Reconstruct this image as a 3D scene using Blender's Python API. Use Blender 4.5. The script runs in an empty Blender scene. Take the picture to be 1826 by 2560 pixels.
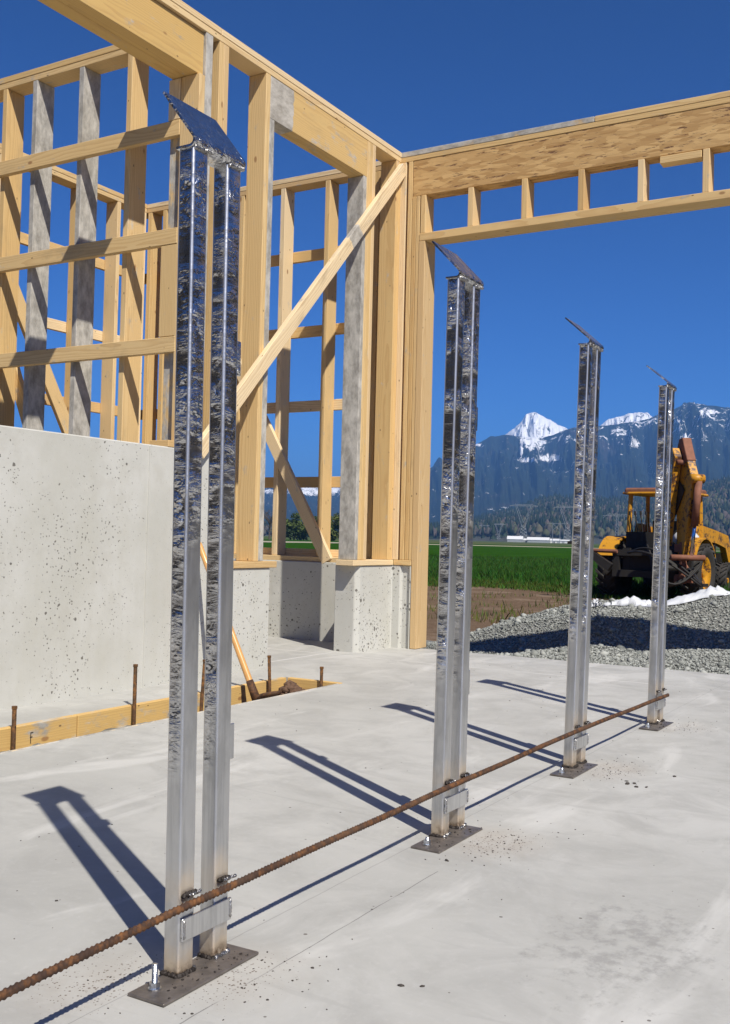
import bpy, bmesh, math, random
import numpy as np
from mathutils import Vector, Matrix, Quaternion

rnd = random.Random(7)
nrs = np.random.RandomState(11)
sc = bpy.context.scene
col = sc.collection
R = math.radians

# ------------------------------------------------------------------ camera
EYE = Vector((3.9211, -7.0588, 0.85))
cam_d = bpy.data.cameras.new('camera')
cam = bpy.data.objects.new('camera', cam_d)
col.objects.link(cam)
rt = Vector((0.86063, 0.50865, 0.02442)); up = Vector((-0.00873, -0.03321, 0.99941)); fw = Vector((-0.50916, 0.86034, 0.02414))
m = Matrix((rt, up, -fw)).transposed().to_4x4()
m.translation = EYE
cam.matrix_world = m
cam_d.sensor_fit = 'HORIZONTAL'
cam_d.sensor_width = 36.0
cam_d.lens = 2595.4 / 1826.0 * 36.0
cam_d.clip_start = 0.05
cam_d.clip_end = 60000
sc.camera = cam

# ------------------------------------------------------------------ world, sun, exposure
SUN_DIR = Vector((0.71, -0.455, 1.0)).normalized()      # towards the sun
world = bpy.data.worlds.new('World')
sc.world = world
world.use_nodes = True
wn = world.node_tree
wn.nodes.clear()
wo = wn.nodes.new('ShaderNodeOutputWorld'); wb = wn.nodes.new('ShaderNodeBackground'); ws = wn.nodes.new('ShaderNodeTexSky')
ws.sky_type = 'NISHITA'
ws.sun_disc = False
ws.sun_elevation = math.asin(SUN_DIR.z)
ws.sun_rotation = math.atan2(SUN_DIR.x, SUN_DIR.y)
ws.altitude = 0
ws.air_density = 0.7
ws.dust_density = 0.0
ws.ozone_density = 6.0
wb.inputs['Strength'].default_value = 0.050
wm = wn.nodes.new('ShaderNodeMix'); wm.data_type = 'RGBA'; wm.blend_type = 'MULTIPLY'; wm.inputs[0].default_value = 1.0
wm.inputs[7].default_value = (0.20, 0.58, 0.86, 1)       # a deeper, more saturated clear-sky blue over the whole dome
wg = wn.nodes.new('ShaderNodeGamma'); wg.inputs[1].default_value = 1.42
wn.links.new(ws.outputs[0], wg.inputs[0]); wn.links.new(wg.outputs[0], wm.inputs[6]); wn.links.new(wm.outputs[2], wb.inputs['Color']); wn.links.new(wb.outputs[0], wo.inputs['Surface'])
sun_d = bpy.data.lights.new('sun', 'SUN')
sun_d.energy = 5.0
sun_d.angle = R(0.53)
sun_d.color = (1.0, 0.945, 0.85)
sun = bpy.data.objects.new('sun', sun_d)
col.objects.link(sun)
sun.rotation_euler = (-SUN_DIR).to_track_quat('-Z', 'Y').to_euler()
sun.location = (20, -14, 30)
sc.view_settings.view_transform = 'Standard'
sc.view_settings.look = 'None'
sc.view_settings.exposure = 0.36
sc.view_settings.gamma = 1.0
sc.view_settings.use_curve_mapping = False
sc.render.engine = 'CYCLES'
sc.cycles.max_bounces = 7
sc.cycles.volume_bounces = 0
sc.cycles.use_denoising = True
sc.cycles.sample_clamp_indirect = 6.0

# ------------------------------------------------------------------ material helpers
class NT:
    def __init__(s, name):
        s.m = bpy.data.materials.new(name); s.m.use_nodes = True
        s.t = s.m.node_tree; s.t.nodes.clear()
        s.out = s.t.nodes.new('ShaderNodeOutputMaterial')
        s.b = s.t.nodes.new('ShaderNodeBsdfPrincipled')
        s.t.links.new(s.b.outputs[0], s.out.inputs['Surface'])
    def n(s, typ, **kw):
        nd = s.t.nodes.new(typ)
        for k, v in kw.items():
            if k in nd.bl_rna.properties: setattr(nd, k, v)
            else: s.set(nd, k, v)
        return nd
    def set(s, nd, k, v):
        k = int(k[1:]) if (k[0] == 'i' and k[1:].isdigit()) else k.replace('_', ' ')
        i = nd.inputs[k]
        if hasattr(v, 'bl_rna') and isinstance(v, bpy.types.NodeSocket): s.t.links.new(v, i)
        elif isinstance(v, (tuple, list)) and len(v) == 3 and i.type == 'RGBA': i.default_value = (*v, 1)
        else: i.default_value = v
    def bs(s, k, v): s.set(s.b, k, v)
    def math(s, op, a, b=0.0, c=None, clamp=False):
        nd = s.t.nodes.new('ShaderNodeMath'); nd.operation = op; nd.use_clamp = clamp
        for i, v in enumerate((a, b) if c is None else (a, b, c)):
            if isinstance(v, bpy.types.NodeSocket): s.t.links.new(v, nd.inputs[i])
            else: nd.inputs[i].default_value = v
        return nd.outputs[0]
    def ss(s, v, lo, hi):
        nd = s.t.nodes.new('ShaderNodeMapRange'); nd.interpolation_type = 'SMOOTHSTEP'
        s.t.links.new(v, nd.inputs[0]); nd.inputs[1].default_value = lo; nd.inputs[2].default_value = hi
        return nd.outputs[0]
    def mix(s, f, a, b, blend='MIX'):
        nd = s.t.nodes.new('ShaderNodeMix'); nd.data_type = 'RGBA'; nd.blend_type = blend
        for i, v in ((0, f), (6, a), (7, b)):
            if isinstance(v, bpy.types.NodeSocket): s.t.links.new(v, nd.inputs[i])
            elif i == 0: nd.inputs[0].default_value = v
            else: nd.inputs[i].default_value = (*v, 1)
        return nd.outputs[2]
    def coord(s, kind='Object'):
        return s.n('ShaderNodeTexCoord').outputs[kind]
    def pos(s):
        return s.n('ShaderNodeNewGeometry').outputs['Position']
    def vm(s, op, a, b):
        nd = s.t.nodes.new('ShaderNodeVectorMath'); nd.operation = op
        for i, v in enumerate((a, b)):
            if isinstance(v, bpy.types.NodeSocket): s.t.links.new(v, nd.inputs[i])
            else: nd.inputs[i].default_value = v
        return nd.outputs[0]
    def noise(s, vec, scale, detail=3.0, rough=0.55, dist=0.0):
        nd = s.n('ShaderNodeTexNoise'); nd.inputs['Scale'].default_value = scale; nd.inputs['Detail'].default_value = detail
        nd.inputs['Roughness'].default_value = rough; nd.inputs['Distortion'].default_value = dist
        s.t.links.new(vec, nd.inputs['Vector']); return nd.outputs[0]
    def vor(s, vec, scale, feat='F1', rand=1.0):
        nd = s.n('ShaderNodeTexVoronoi'); nd.feature = feat; nd.inputs['Scale'].default_value = scale
        nd.inputs['Randomness'].default_value = rand
        s.t.links.new(vec, nd.inputs['Vector']); return nd
    def bump(s, h, strength=0.3, dist=0.01, prev=None):
        nd = s.n('ShaderNodeBump'); nd.inputs['Strength'].default_value = strength; nd.inputs['Distance'].default_value = dist
        s.t.links.new(h, nd.inputs['Height'])
        if prev is not None: s.t.links.new(prev, nd.inputs['Normal'])
        s.t.links.new(nd.outputs[0], s.b.inputs['Normal']); return nd.outputs[0]
    def sep(s, v):
        nd = s.n('ShaderNodeSeparateXYZ'); s.t.links.new(v, nd.inputs[0]); return nd.outputs
    def rand(s): return s.n('ShaderNodeObjectInfo').outputs['Random']
    def attr(s, name, typ='OBJECT', out='Fac'):
        nd = s.n('ShaderNodeAttribute'); nd.attribute_type = typ; nd.attribute_name = name; return nd.outputs[out]

def simple(name, colr, rough=0.6, metal=0.0, vary=0.0, scale=20, bump=0.0):
    t = NT(name)
    t.bs('Roughness', rough); t.bs('Metallic', metal)
    if vary:
        n = t.noise(t.coord(), scale, 4)
        c = t.mix(n, tuple(x * (1 - vary) for x in colr), tuple(min(1, x * (1 + vary)) for x in colr))
        t.bs('Base Color', c)
        if bump: t.bump(n, bump, 0.01)
    else: t.bs('Base Color', colr)
    return t.m

# ------------------------------------------------------------------ materials
def mat_wood():
    t = NT('sawn_spruce')
    oc = t.coord(); rn = t.rand()
    off = t.math('MULTIPLY', rn, 37.0); och = t.attr('ochre')
    cb = t.n('ShaderNodeCombineXYZ'); t.set(cb, 'i0', off); t.set(cb, 'i1', t.math('MULTIPLY', rn, 91.0)); t.set(cb, 'i2', t.math('MULTIPLY', rn, 53.0))
    p = t.vm('ADD', oc, cb.outputs[0])
    pl = t.vm('MULTIPLY', p, (1, 1, 0.16))
    # growth rings round a wandering pith
    wob = t.noise(pl, 7.0, 3, .5)
    x, y, z = t.sep(oc)
    cx = t.math('ADD', x, t.math('MULTIPLY', t.math('SUBTRACT', rn, 0.35), 0.16))
    cy = t.math('ADD', y, t.math('MULTIPLY', t.math('SUBTRACT', t.math('FRACT', t.math('MULTIPLY', rn, 7.31)), 0.5), 0.22))
    rr = t.math('SQRT', t.math('ADD', t.math('MULTIPLY', cx, cx), t.math('MULTIPLY', cy, cy)))
    rr = t.math('ADD', rr, t.math('MULTIPLY', wob, 0.060))
    ring = t.math('FRACT', t.math('MULTIPLY', rr, 95.0))
    ring = t.ss(ring, 0.35, 1.0)
    fine = t.noise(t.vm('MULTIPLY', p, (1, 1, 0.02)), 260.0, 2, .6)
    broad = t.noise(pl, 3.0, 3)
    base = t.mix(broad, (0.67, 0.465, 0.21), (0.78, 0.58, 0.305))
    base = t.mix(t.math('MULTIPLY', t.math('FRACT', t.math('MULTIPLY', rn, 13.7)), 0.55), base, (0.62, 0.41, 0.16))
    base = t.mix(t.ss(t.math('FRACT', t.math('MULTIPLY', rn, 29.3)), .55, 1.0), base, t.mix(broad, (0.78, 0.61, 0.37), (0.84, 0.68, 0.44)))
    base = t.mix(t.math('MULTIPLY', t.ss(t.math('FRACT', t.math('MULTIPLY', rn, 17.9)), .70, 1.0), .6), base, (0.52, 0.33, 0.14))
    base = t.mix(och, base, t.mix(broad, (0.58, 0.37, 0.12), (0.68, 0.46, 0.17)))
    base = t.mix(t.math('MULTIPLY', ring, 0.40), base, (0.47, 0.27, 0.10))
    base = t.mix(t.math('MULTIPLY', t.ss(fine, .5, .8), 0.18), base, (0.45, 0.27, 0.11))
    # knots
    kv = t.vor(t.vm('MULTIPLY', p, (1, 1, 0.5)), 6.5)
    kd = t.math('ADD', kv.outputs['Distance'], t.math('MULTIPLY', wob, 0.03))
    kn = t.math('SUBTRACT', 1.0, t.ss(kd, 0.06, 0.105))
    base = t.mix(t.math('MULTIPLY', kn, 0.75), base, (0.27, 0.125, 0.05))
    # nail heads and small specks
    nv = t.vor(t.vm('MULTIPLY', p, (1, 1, 0.5)), 15.0)
    nk = t.math('SUBTRACT', 1.0, t.ss(nv.outputs['Distance'], 0.05, 0.07))
    base = t.mix(t.math('MULTIPLY', nk, 0.8), base, (0.09, 0.05, 0.03))
    # grime / weathering per board
    gr = t.noise(t.vm('MULTIPLY', p, (1, 1, .35)), 9.0, 5, .65)
    base = t.mix(t.math('MULTIPLY', t.ss(gr, .52, .75), t.attr('grime')), base, (0.30, 0.22, 0.13))
    # splashed cement
    cn = t.noise(t.vm('MULTIPLY', p, (1, 1, .5)), 11.0, 5, .65)
    cem = t.attr('cement')
    band = t.math('MULTIPLY', t.math('GREATER_THAN', t.math('ADD', z, t.math('MULTIPLY', cn, .05)), t.attr('cement_from')), t.math('LESS_THAN', t.math('ADD', z, t.math('MULTIPLY', cn, .05)), t.attr('cement_to')))
    cm = t.math('MAXIMUM', t.ss(t.math('ADD', cn, t.math('SUBTRACT', cem, 0.72)), -0.12, 0.06), t.math('MULTIPLY', band, 0.93))
    cc = t.mix(t.ss(t.noise(t.vm('MULTIPLY', p, (1, 1, .5)), 16, 6, .72), .3, .7), (0.27, 0.255, 0.225), (0.56, 0.535, 0.48))
    base = t.mix(cm, base, cc)
    t.bs('Base Color', base); t.bs('Roughness', 0.62); t.bs('Specular IOR Level', 0.3)
    h = t.math('ADD', t.math('MULTIPLY', fine, .5), t.math('MULTIPLY', cn, cm))
    t.bump(h, 0.25, 0.004)
    return t.m

def mat_osb():
    t = NT('strand_lumber')
    oc = t.coord()
    a = t.vm('MULTIPLY', oc, (1, 1, 0.14))
    w = t.noise(a, 22, 3, .6)
    v = t.vor(t.vm('ADD', t.vm('MULTIPLY', oc, (1, 1, .22)), t.n('ShaderNodeCombineXYZ', i0=t.math('MULTIPLY', w, .03), i2=t.math('MULTIPLY', w, .02)).outputs[0]), 46)
    c = t.mix(t.sep(v.outputs['Color'])[0], (0.42, 0.24, 0.085), (0.66, 0.43, 0.18))
    crk = t.noise(t.vm('MULTIPLY', oc, (1, 1, .16)), 48, 5, .72)
    ck = t.ss(crk, .57, .64)
    c = t.mix(t.math('MULTIPLY', ck, .85), c, (0.12, 0.045, 0.02))
    t.bs('Base Color', c); t.bs('Roughness', .65)
    t.bump(t.math('SUBTRACT', t.sep(v.outputs['Color'])[1], t.math('MULTIPLY', ck, 1.2)), .5, .004)
    return t.m

def mat_wall():
    t = NT('formed_concrete')
    p = t.pos()
    b = t.noise(p, 1.6, 5, .6); f = t.noise(p, 18, 4, .6); st = t.noise(t.vm('MULTIPLY', p, (1, 1, .15)), 6, 4, .6)
    c = t.mix(t.ss(b, .3, .7), (0.475, 0.468, 0.415), (0.57, 0.565, 0.522))
    c = t.mix(t.math('MULTIPLY', t.ss(st, .45, .7), .35), c, (0.46, 0.45, 0.38))
    c = t.mix(t.math('MULTIPLY', f, .18), c, (0.68, 0.67, 0.64))
    dens = t.math('ADD', t.math('ADD', t.ss(t.noise(p, 2.0, 3), .38, .62), .45), t.attr('pits'))
    wn_ = t.n('ShaderNodeTexNoise', Vector=p, Scale=120.0, Detail=3.0).outputs['Color']
    wob = t.vm('ADD', p, t.vm('MULTIPLY', t.vm('SUBTRACT', wn_, (.5, .5, .5)), (.014, .014, .014)))
    def holes(scale, pw, k, ch):
        v = t.vor(wob, scale); r = t.sep(v.outputs['Color'])[ch]
        return t.math('LESS_THAN', v.outputs['Distance'], t.math('MULTIPLY', t.math('POWER', r, pw), t.math('MULTIPLY', dens, k)))
    hole = t.math('MAXIMUM', holes(75.0, 3.2, .21, 0), t.math('MAXIMUM', holes(36.0, 6.0, .21, 1), holes(13.0, 16.0, .19, 2)))
    blot = t.ss(t.noise(p, 3.1, 5, .7), .52, .66)
    c = t.mix(t.math('MULTIPLY', blot, .22), c, (0.40, 0.38, 0.32))
    c = t.mix(t.math('MULTIPLY', hole, .85), c, (0.11, 0.10, 0.085))
    # grey weather bloom near the top edge of the pour
    t.bs('Base Color', c); t.bs('Roughness', .85); t.bs('Specular IOR Level', .25)
    hh = t.math('SUBTRACT', t.math('MULTIPLY', f, .25), t.math('MULTIPLY', hole, 1.0))
    t.bump(hh, .8, .006)
    return t.m

def mat_slab():
    t = NT('trowelled_concrete')
    p = t.pos(); x, y, z = t.sep(p)
    b = t.noise(p, .7, 5, .62); mm = t.noise(p, 3.5, 6, .65, .6); f = t.noise(p, 45, 4, .65)
    c = t.mix(t.ss(b, .3, .7), (0.392, 0.388, 0.360), (0.490, 0.485, 0.455))
    c = t.mix(t.math('MULTIPLY', t.ss(mm, .38, .70), .70), c, (0.335, 0.330, 0.308))
    c = t.mix(t.math('MULTIPLY', t.ss(f, .5, .8), .25), c, (0.56, 0.55, 0.53))
    # trowel sweeps
    sw = t.noise(t.vm('MULTIPLY', p, (.8, .22, 1)), 4.2, 5, .6, .8)
    c = t.mix(t.math('MULTIPLY', t.ss(sw, .55, .70), .55), c, (0.60, 0.592, 0.56))
    sw2 = t.noise(t.vm('MULTIPLY', p, (.25, .9, 1)), 6.5, 6, .65, 1.4)
    c = t.mix(t.math('MULTIPLY', t.ss(sw2, .56, .68), .35), c, (0.33, 0.325, 0.305))
    # scraped damp-looking patch
    dx = t.math('SUBTRACT', x, 3.29); dy = t.math('SUBTRACT', y, -4.86)
    d2 = t.math('ADD', t.math('MULTIPLY', t.math('MULTIPLY', dx, dx), 14.0), t.math('MULTIPLY', t.math('MULTIPLY', dy, dy), 5.5))
    pm = t.math('SUBTRACT', t.noise(t.vm('MULTIPLY', p, (1.0, .8, 1)), 20, 6, .72), t.math('MULTIPLY', d2, .24))
    c = t.mix(t.math('MULTIPLY', t.ss(pm, .40, .60), .55), c, (0.235, 0.228, 0.215))
    # weld spatter and rust bloom beside the base plates
    for (sx, sy, k) in ((2.70, -5.45, .8), (2.76, -4.33, 1.0), (2.74, -3.22, 1.0), (2.74, -2.12, .8), (2.50, -5.60, .7)):
        ex = t.math('SUBTRACT', x, sx); ey = t.math('SUBTRACT', y, sy)
        e2 = t.math('SQRT', t.math('ADD', t.math('MULTIPLY', ex, ex), t.math('MULTIPLY', t.math('MULTIPLY', ey, ey), .6)))
        fall = t.math('SUBTRACT', 1.0, t.ss(e2, .02, .19))
        c = t.mix(t.math('MULTIPLY', t.math('MULTIPLY', fall, t.ss(mm, .25, .6)), .35 * k), c, (0.38, 0.31, 0.24))
        sp = t.vor(p, 150.0)
        spm = t.math('LESS_THAN', sp.outputs['Distance'], t.math('MULTIPLY', fall, t.math('MULTIPLY', t.sep(sp.outputs['Color'])[0], .42)))
        c = t.mix(t.math('MULTIPLY', spm, .8), c, (0.09, 0.055, 0.035))
    # stray specks everywhere
    sp = t.vor(p, 26.0); sr = t.sep(sp.outputs['Color'])[0]
    spm = t.math('LESS_THAN', sp.outputs['Distance'], t.math('MULTIPLY', t.math('POWER', sr, 9.0), .12))
    c = t.mix(t.math('MULTIPLY', spm, .8), c, (0.10, 0.085, 0.07))
    # chalk / crack lines along the post row and across the slab
    wv = t.math('MULTIPLY', t.noise(p, 9, 2), .008)
    l1 = t.math('LESS_THAN', t.math('ABSOLUTE', t.math('SUBTRACT', t.math('ADD', x, wv), 2.742)), .0014)
    l1 = t.math('MULTIPLY', l1, t.math('MULTIPLY', t.math('LESS_THAN', y, -4.65), t.ss(t.noise(p, 5, 3), .35, .55)))
    l3 = t.math('LESS_THAN', t.math('ABSOLUTE', t.math('SUBTRACT', t.math('ADD', x, wv), 2.585)), .0012)
    c = t.mix(t.math('MULTIPLY', t.math('MAXIMUM', l1, t.math('MULTIPLY', l3, .6)), .7), c, (0.13, 0.125, 0.12))
    l2 = t.math('LESS_THAN', t.math('ABSOLUTE', t.math('SUBTRACT', t.math('ADD', y, t.math('MULTIPLY', wv, 3.0)), -.70)), .008)
    l4 = t.math('LESS_THAN', t.math('ABSOLUTE', t.math('SUBTRACT', t.math('SUBTRACT', x, t.math('MULTIPLY', wv, 2.0)), -.16)), .014)
    c = t.mix(t.math('MULTIPLY', t.math('MAXIMUM', l2, l4), t.math('MULTIPLY', t.ss(mm, .3, .6), .6)), c, (0.70, 0.69, 0.67))
    t.bs('Base Color', c); t.bs('Roughness', t.math('ADD', .55, t.math('MULTIPLY', mm, .3))); t.bs('Specular IOR Level', .3)
    t.bump(t.math('ADD', t.math('MULTIPLY', f, .5), mm), .12, .006)
    return t.m

def mat_galv(edge=False):
    t = NT('galvanised_edge' if edge else 'galvanised_steel')
    oc = t.coord(); x, y, z = t.sep(oc); rn = t.rand()
    nx = t.math('MAXIMUM', t.sep(t.coord('Normal'))[0], 0.0)
    cb = t.n('ShaderNodeCombineXYZ', i0=t.math('MULTIPLY', rn, 17.0), i1=t.math('MULTIPLY', rn, 9.0), i2=t.math('MULTIPLY', rn, 31.0)).outputs[0]
    p = t.vm('ADD', oc, cb)
    patch = t.noise(t.vm('MULTIPLY', p, (.5, .5, 1.0)), 7.5, 3, .6)
    patch2 = t.noise(t.vm('MULTIPLY', p, (1, 1, 1.0)), 21, 3, .6)
    zs = t.math('SUBTRACT', z, t.math('MULTIPLY', nx, .42))
    hz = t.ss(t.math('ADD', zs, t.math('MULTIPLY', t.math('SUBTRACT', patch, .5), .5)), .34, .62)   # rippled zinc above, wiped smooth below
    wr = t.noise(t.vm('MULTIPLY', t.vm('ADD', p, t.vm('MULTIPLY', p, (0, .0, 0))), (.45, .45, 1.5)), 34, 4, .6, 1.3)
    wr2 = t.noise(t.vm('MULTIPLY', p, (.4, .4, 1.0)), 12, 3, .55, 1.4)
    clus = t.math('MULTIPLY', t.ss(patch, .40, .62), t.ss(patch2, .34, .60))
    h = t.math('MULTIPLY', hz, t.math('ADD', t.math('MULTIPLY', wr, t.math('ADD', t.math('MULTIPLY', clus, 1.35), .10)), t.math('MULTIPLY', wr2, .38)))
    c = t.mix(patch2, (0.62, 0.62, 0.625), (0.80, 0.80, 0.805))
    c = t.mix(t.math('MULTIPLY', t.math('SUBTRACT', 1.0, hz), .5), c, (0.66, 0.67, 0.675))
    strk = t.noise(t.vm('MULTIPLY', p, (1, 1, .06)), 75, 4, .65); cloud = t.noise(t.vm('MULTIPLY', p, (1, 1, .5)), 14, 5, .65)
    c = t.mix(t.math('MULTIPLY', t.ss(strk, .42, .66), .5), c, (0.46, 0.465, 0.475))
    c = t.mix(t.math('MULTIPLY', t.ss(cloud, .5, .68), .40), c, (0.42, 0.425, 0.43))
    # weld heat tint: straw to brown at the foot and above the bar
    n2 = t.noise(p, 24, 4, .65); n3 = t.noise(p, 60, 3, .6)
    zz = t.math('ADD', z, t.math('MULTIPLY', t.math('SUBTRACT', n2, .5), .08))
    foot = t.math('SUBTRACT', 1.0, t.ss(zz, .012, .085))
    bar = t.math('MULTIPLY', t.ss(zz, .12, .150), t.math('SUBTRACT', 1.0, t.ss(zz, .155, .225)))
    tint = t.math('MAXIMUM', foot, t.math('MULTIPLY', bar, t.math('ADD', .35, t.math('MULTIPLY', nx, .5))))
    c = t.mix(t.math('MULTIPLY', tint, .62), c, (0.68, 0.50, 0.28))
    c = t.mix(t.math('MULTIPLY', t.math('SUBTRACT', 1.0, t.ss(zz, -.005, .030)), t.ss(n3, .3, .6)), c, (0.16, 0.10, 0.06))
    t.bs('Base Color', c)
    t.bs('Metallic', t.math('SUBTRACT', 1.0, t.math('MULTIPLY', tint, .35)))
    if edge:
        t.bs('Roughness', .42); t.bump(h, .12, .010)
    else:
        t.bs('Roughness', t.math('ADD', .26, t.math('MULTIPLY', t.math('SUBTRACT', 1.0, hz), .15))); t.bump(h, .75, .010)
    return t.m

def mat_rust(name='rusty_rebar', dark=1.0):
    t = NT(name)
    p = t.coord(); n = t.noise(p, 40, 5, .65); n2 = t.noise(p, 9, 3)
    c = t.mix(t.ss(n, .40, .75), (0.050 * dark, 0.026 * dark, 0.016), (0.22 * dark, 0.090 * dark, 0.026))
    c = t.mix(t.math('MULTIPLY', t.ss(n2, .45, .65), .5), c, (0.11, 0.062, 0.035))
    t.bs('Base Color', c); t.bs('Roughness', .78); t.bs('Metallic', .15)
    t.bump(n, .4, .003)
    return t.m

def mat_gravel():
    t = NT('crushed_stone')
    a = t.attr('tone', 'GEOMETRY')
    c = t.mix(a, (0.155, 0.165, 0.150), (0.40, 0.41, 0.375))
    t.bs('Base Color', c); t.bs('Roughness', .85)
    return t.m
def mat_gravelbed():
    t = NT('gravel_fines')
    p = t.pos(); v = t.vor(p, 45); n = t.noise(p, 3, 4)
    c = t.mix(t.sep(v.outputs['Color'])[0], (0.13, 0.135, 0.125), (0.30, 0.305, 0.28))
    c = t.mix(t.math('MULTIPLY', n, .3), c, (0.20, 0.19, 0.165))
    t.bs('Base Color', c); t.bs('Roughness', .9)
    t.bump(v.outputs['Distance'], .9, .02)
    return t.m

def mat_soil():
    t = NT('bare_soil')
    p = t.pos(); n = t.noise(p, .9, 6, .65); f = t.noise(p, 9, 5, .7); g = t.noise(p, .35, 5, .7)
    c = t.mix(f, (0.085, 0.055, 0.035), (0.235, 0.165, 0.115))
    c = t.mix(t.math('MULTIPLY', t.ss(n, .5, .66), .55), c, (0.30, 0.225, 0.165))
    c = t.mix(t.math('MULTIPLY', t.ss(g, .56, .66), .6), c, (0.09, 0.12, 0.03))
    t.bs('Base Color', c); t.bs('Roughness', .95); t.bs('Specular IOR Level', .0)
    t.bump(f, .8, .08)
    return t.m

def mat_ground():
    t = NT('valley_floor')
    p = t.pos(); n = t.noise(p, .012, 4, .6); n2 = t.noise(p, .11, 4, .6)
    c = t.mix(t.ss(n, .4, .6), (0.045, 0.085, 0.022), (0.12, 0.115, 0.06))
    c = t.mix(t.math('MULTIPLY', n2, .4), c, (0.06, 0.10, 0.025))
    t.bs('Base Color', c); t.bs('Roughness', .95); t.bs('Specular IOR Level', .0)
    return t.m

def mat_field():
    t = NT('young_wheat_field')
    p = t.pos(); n = t.noise(p, 1.1, 5, .7); n2 = t.noise(t.vm('MULTIPLY', p, (1, .25, 1)), .35, 4, .6); f = t.noise(p, 14, 3, .7)
    c = t.mix(t.ss(n, .3, .7), (0.013, 0.048, 0.006), (0.028, 0.082, 0.009))
    c = t.mix(t.math('MULTIPLY', t.ss(n2, .4, .7), .5), c, (0.033, 0.095, 0.011))
    c = t.mix(t.math('MULTIPLY', t.ss(f, .55, .7), .5), c, (0.012, 0.036, 0.007))
    t.bs('Base Color', c); t.bs('Roughness', .9); t.bs('Specular IOR Level', .0)
    t.bump(t.math('ADD', f, n), .35, .10)
    return t.m

def mat_attr(name, rough=.8, vary=.0):
    t = NT(name)
    nd = t.n('ShaderNodeAttribute'); nd.attribute_name = 'Col'
    t.bs('Base Color', nd.outputs['Color']); t.bs('Roughness', rough); t.bs('Specular IOR Level', .2)
    return t.m

def mat_mountain():
    t = NT('forested_mountain')
    p = t.pos(); x, y, z = t.sep(p)
    n = t.noise(p, .0022, 7, .62); n2 = t.noise(p, .012, 6, .68); n3 = t.noise(t.vm('MULTIPLY', p, (1, 1, .4)), .030, 6, .75)
    c = t.mix(n2, (0.009, 0.016, 0.012), (0.022, 0.033, 0.020))
    c = t.mix(t.math('MULTIPLY', t.ss(n, .56, .70), .55), c, (0.075, 0.050, 0.042))
    c = t.mix(t.math('MULTIPLY', t.ss(n3, .45, .7), .2), c, (0.007, 0.012, 0.009))
    a = t.attr('snow', 'GEOMETRY')
    s = t.math('ADD', a, t.math('ADD', t.math('MULTIPLY', t.math('SUBTRACT', n2, .5), 1.9), t.math('MULTIPLY', t.math('SUBTRACT', n3, .5), 2.4)))
    c = t.mix(t.ss(s, .46, .54), c, (0.92, 0.93, 0.95))
    t.bs('Base Color', c); t.bs('Roughness', .9); t.bs('Specular IOR Level', .1)
    return t.m

M = {}
M['wood'] = mat_wood(); M['osb'] = mat_osb(); M['wall'] = mat_wall(); M['slab'] = mat_slab(); M['galv'] = mat_galv(); M['galvedge'] = mat_galv(True)
M['rust'] = mat_rust(); M['stone'] = mat_gravel(); M['gravelbed'] = mat_gravelbed(); M['soil'] = mat_soil()
M['ground'] = mat_ground(); M['field'] = mat_field(); M['mount'] = mat_mountain(); M['veg'] = mat_attr('foliage')
M['plate'] = simple('mill_scale_plate', (0.20, 0.175, 0.155), .45, .6, .8, 22, .4)
M['weld'] = simple('weld_metal', (0.40, 0.39, 0.38), .3, .9, .5, 90, .6)
M['slag'] = simple('burnt_weld_slag', (0.035, 0.028, 0.024), .6, .4, .6, 90, .6)
M['zinc'] = simple('bright_zinc', (0.62, 0.65, 0.68), .3, 1.0, .15, 60, .2)
M['stake'] = mat_rust('weathered_stake', 1.5)
M['handle'] = simple('varnished_ash', (0.62, 0.33, 0.11), .28, 0, .25, 30)
M['blade'] = mat_rust('rusty_shovel_blade', 1.0)
M['clod'] = simple('dry_earth_clods', (0.12, 0.068, 0.042), .95, 0, .5, 25, .6)
M['sheet'] = simple('white_fabric', (0.62, 0.64, 0.67), .6, 0, .04, 20)
M['ink'] = simple('black_marker', (0.02, 0.02, 0.02), .6)
M['chip'] = simple('dark_debris', (0.05, 0.042, 0.035), .8, 0, .4, 200)
M['rubber'] = simple('tyre_rubber', (0.034, 0.031, 0.028), .8, 0, .4, 12, .3)
M['black'] = simple('grimy_black', (0.018, 0.016, 0.014), .7, 0, .4, 12)
M['steel'] = simple('pylon_steel', (0.30, 0.32, 0.34), .5, .3)
M['barnwhite'] = simple('white_metal_siding', (0.72, 0.72, 0.70), .5)
M['barngrey'] = simple('grey_siding', (0.34, 0.35, 0.36), .6)
M['bark'] = simple('grey_bark', (0.10, 0.08, 0.065), .9, 0, .3, 3)
M['chrome'] = simple('chromed_rod', (0.65, 0.72, 0.82), .12, 1.0)
M['track'] = simple('pale_farm_track', (0.36, 0.32, 0.22), .95, 0, .3, .3)
def mat_yellow():
    t = NT('worn_yellow_paint')
    p = t.coord(); n = t.noise(p, 4, 6, .7); n2 = t.noise(p, 16, 5, .7)
    c = t.mix(t.math('MULTIPLY', n2, .35), (0.62, 0.29, 0.014), (0.36, 0.16, 0.018))
    r = t.ss(t.math('ADD', n, t.math('MULTIPLY', t.math('SUBTRACT', n2, .5), .35)), .50, .66)
    c = t.mix(t.math('MULTIPLY', r, t.math('ADD', .75, t.attr('rusty'))), c, (0.085, 0.04, 0.025))
    t.bs('Base Color', c); t.bs('Roughness', .5)
    return t.m
M['yellow'] = mat_yellow()
M['boomrust'] = simple('red_rust_steel', (0.23, 0.095, 0.055), .75, .1, .5, 8, .3)

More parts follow.
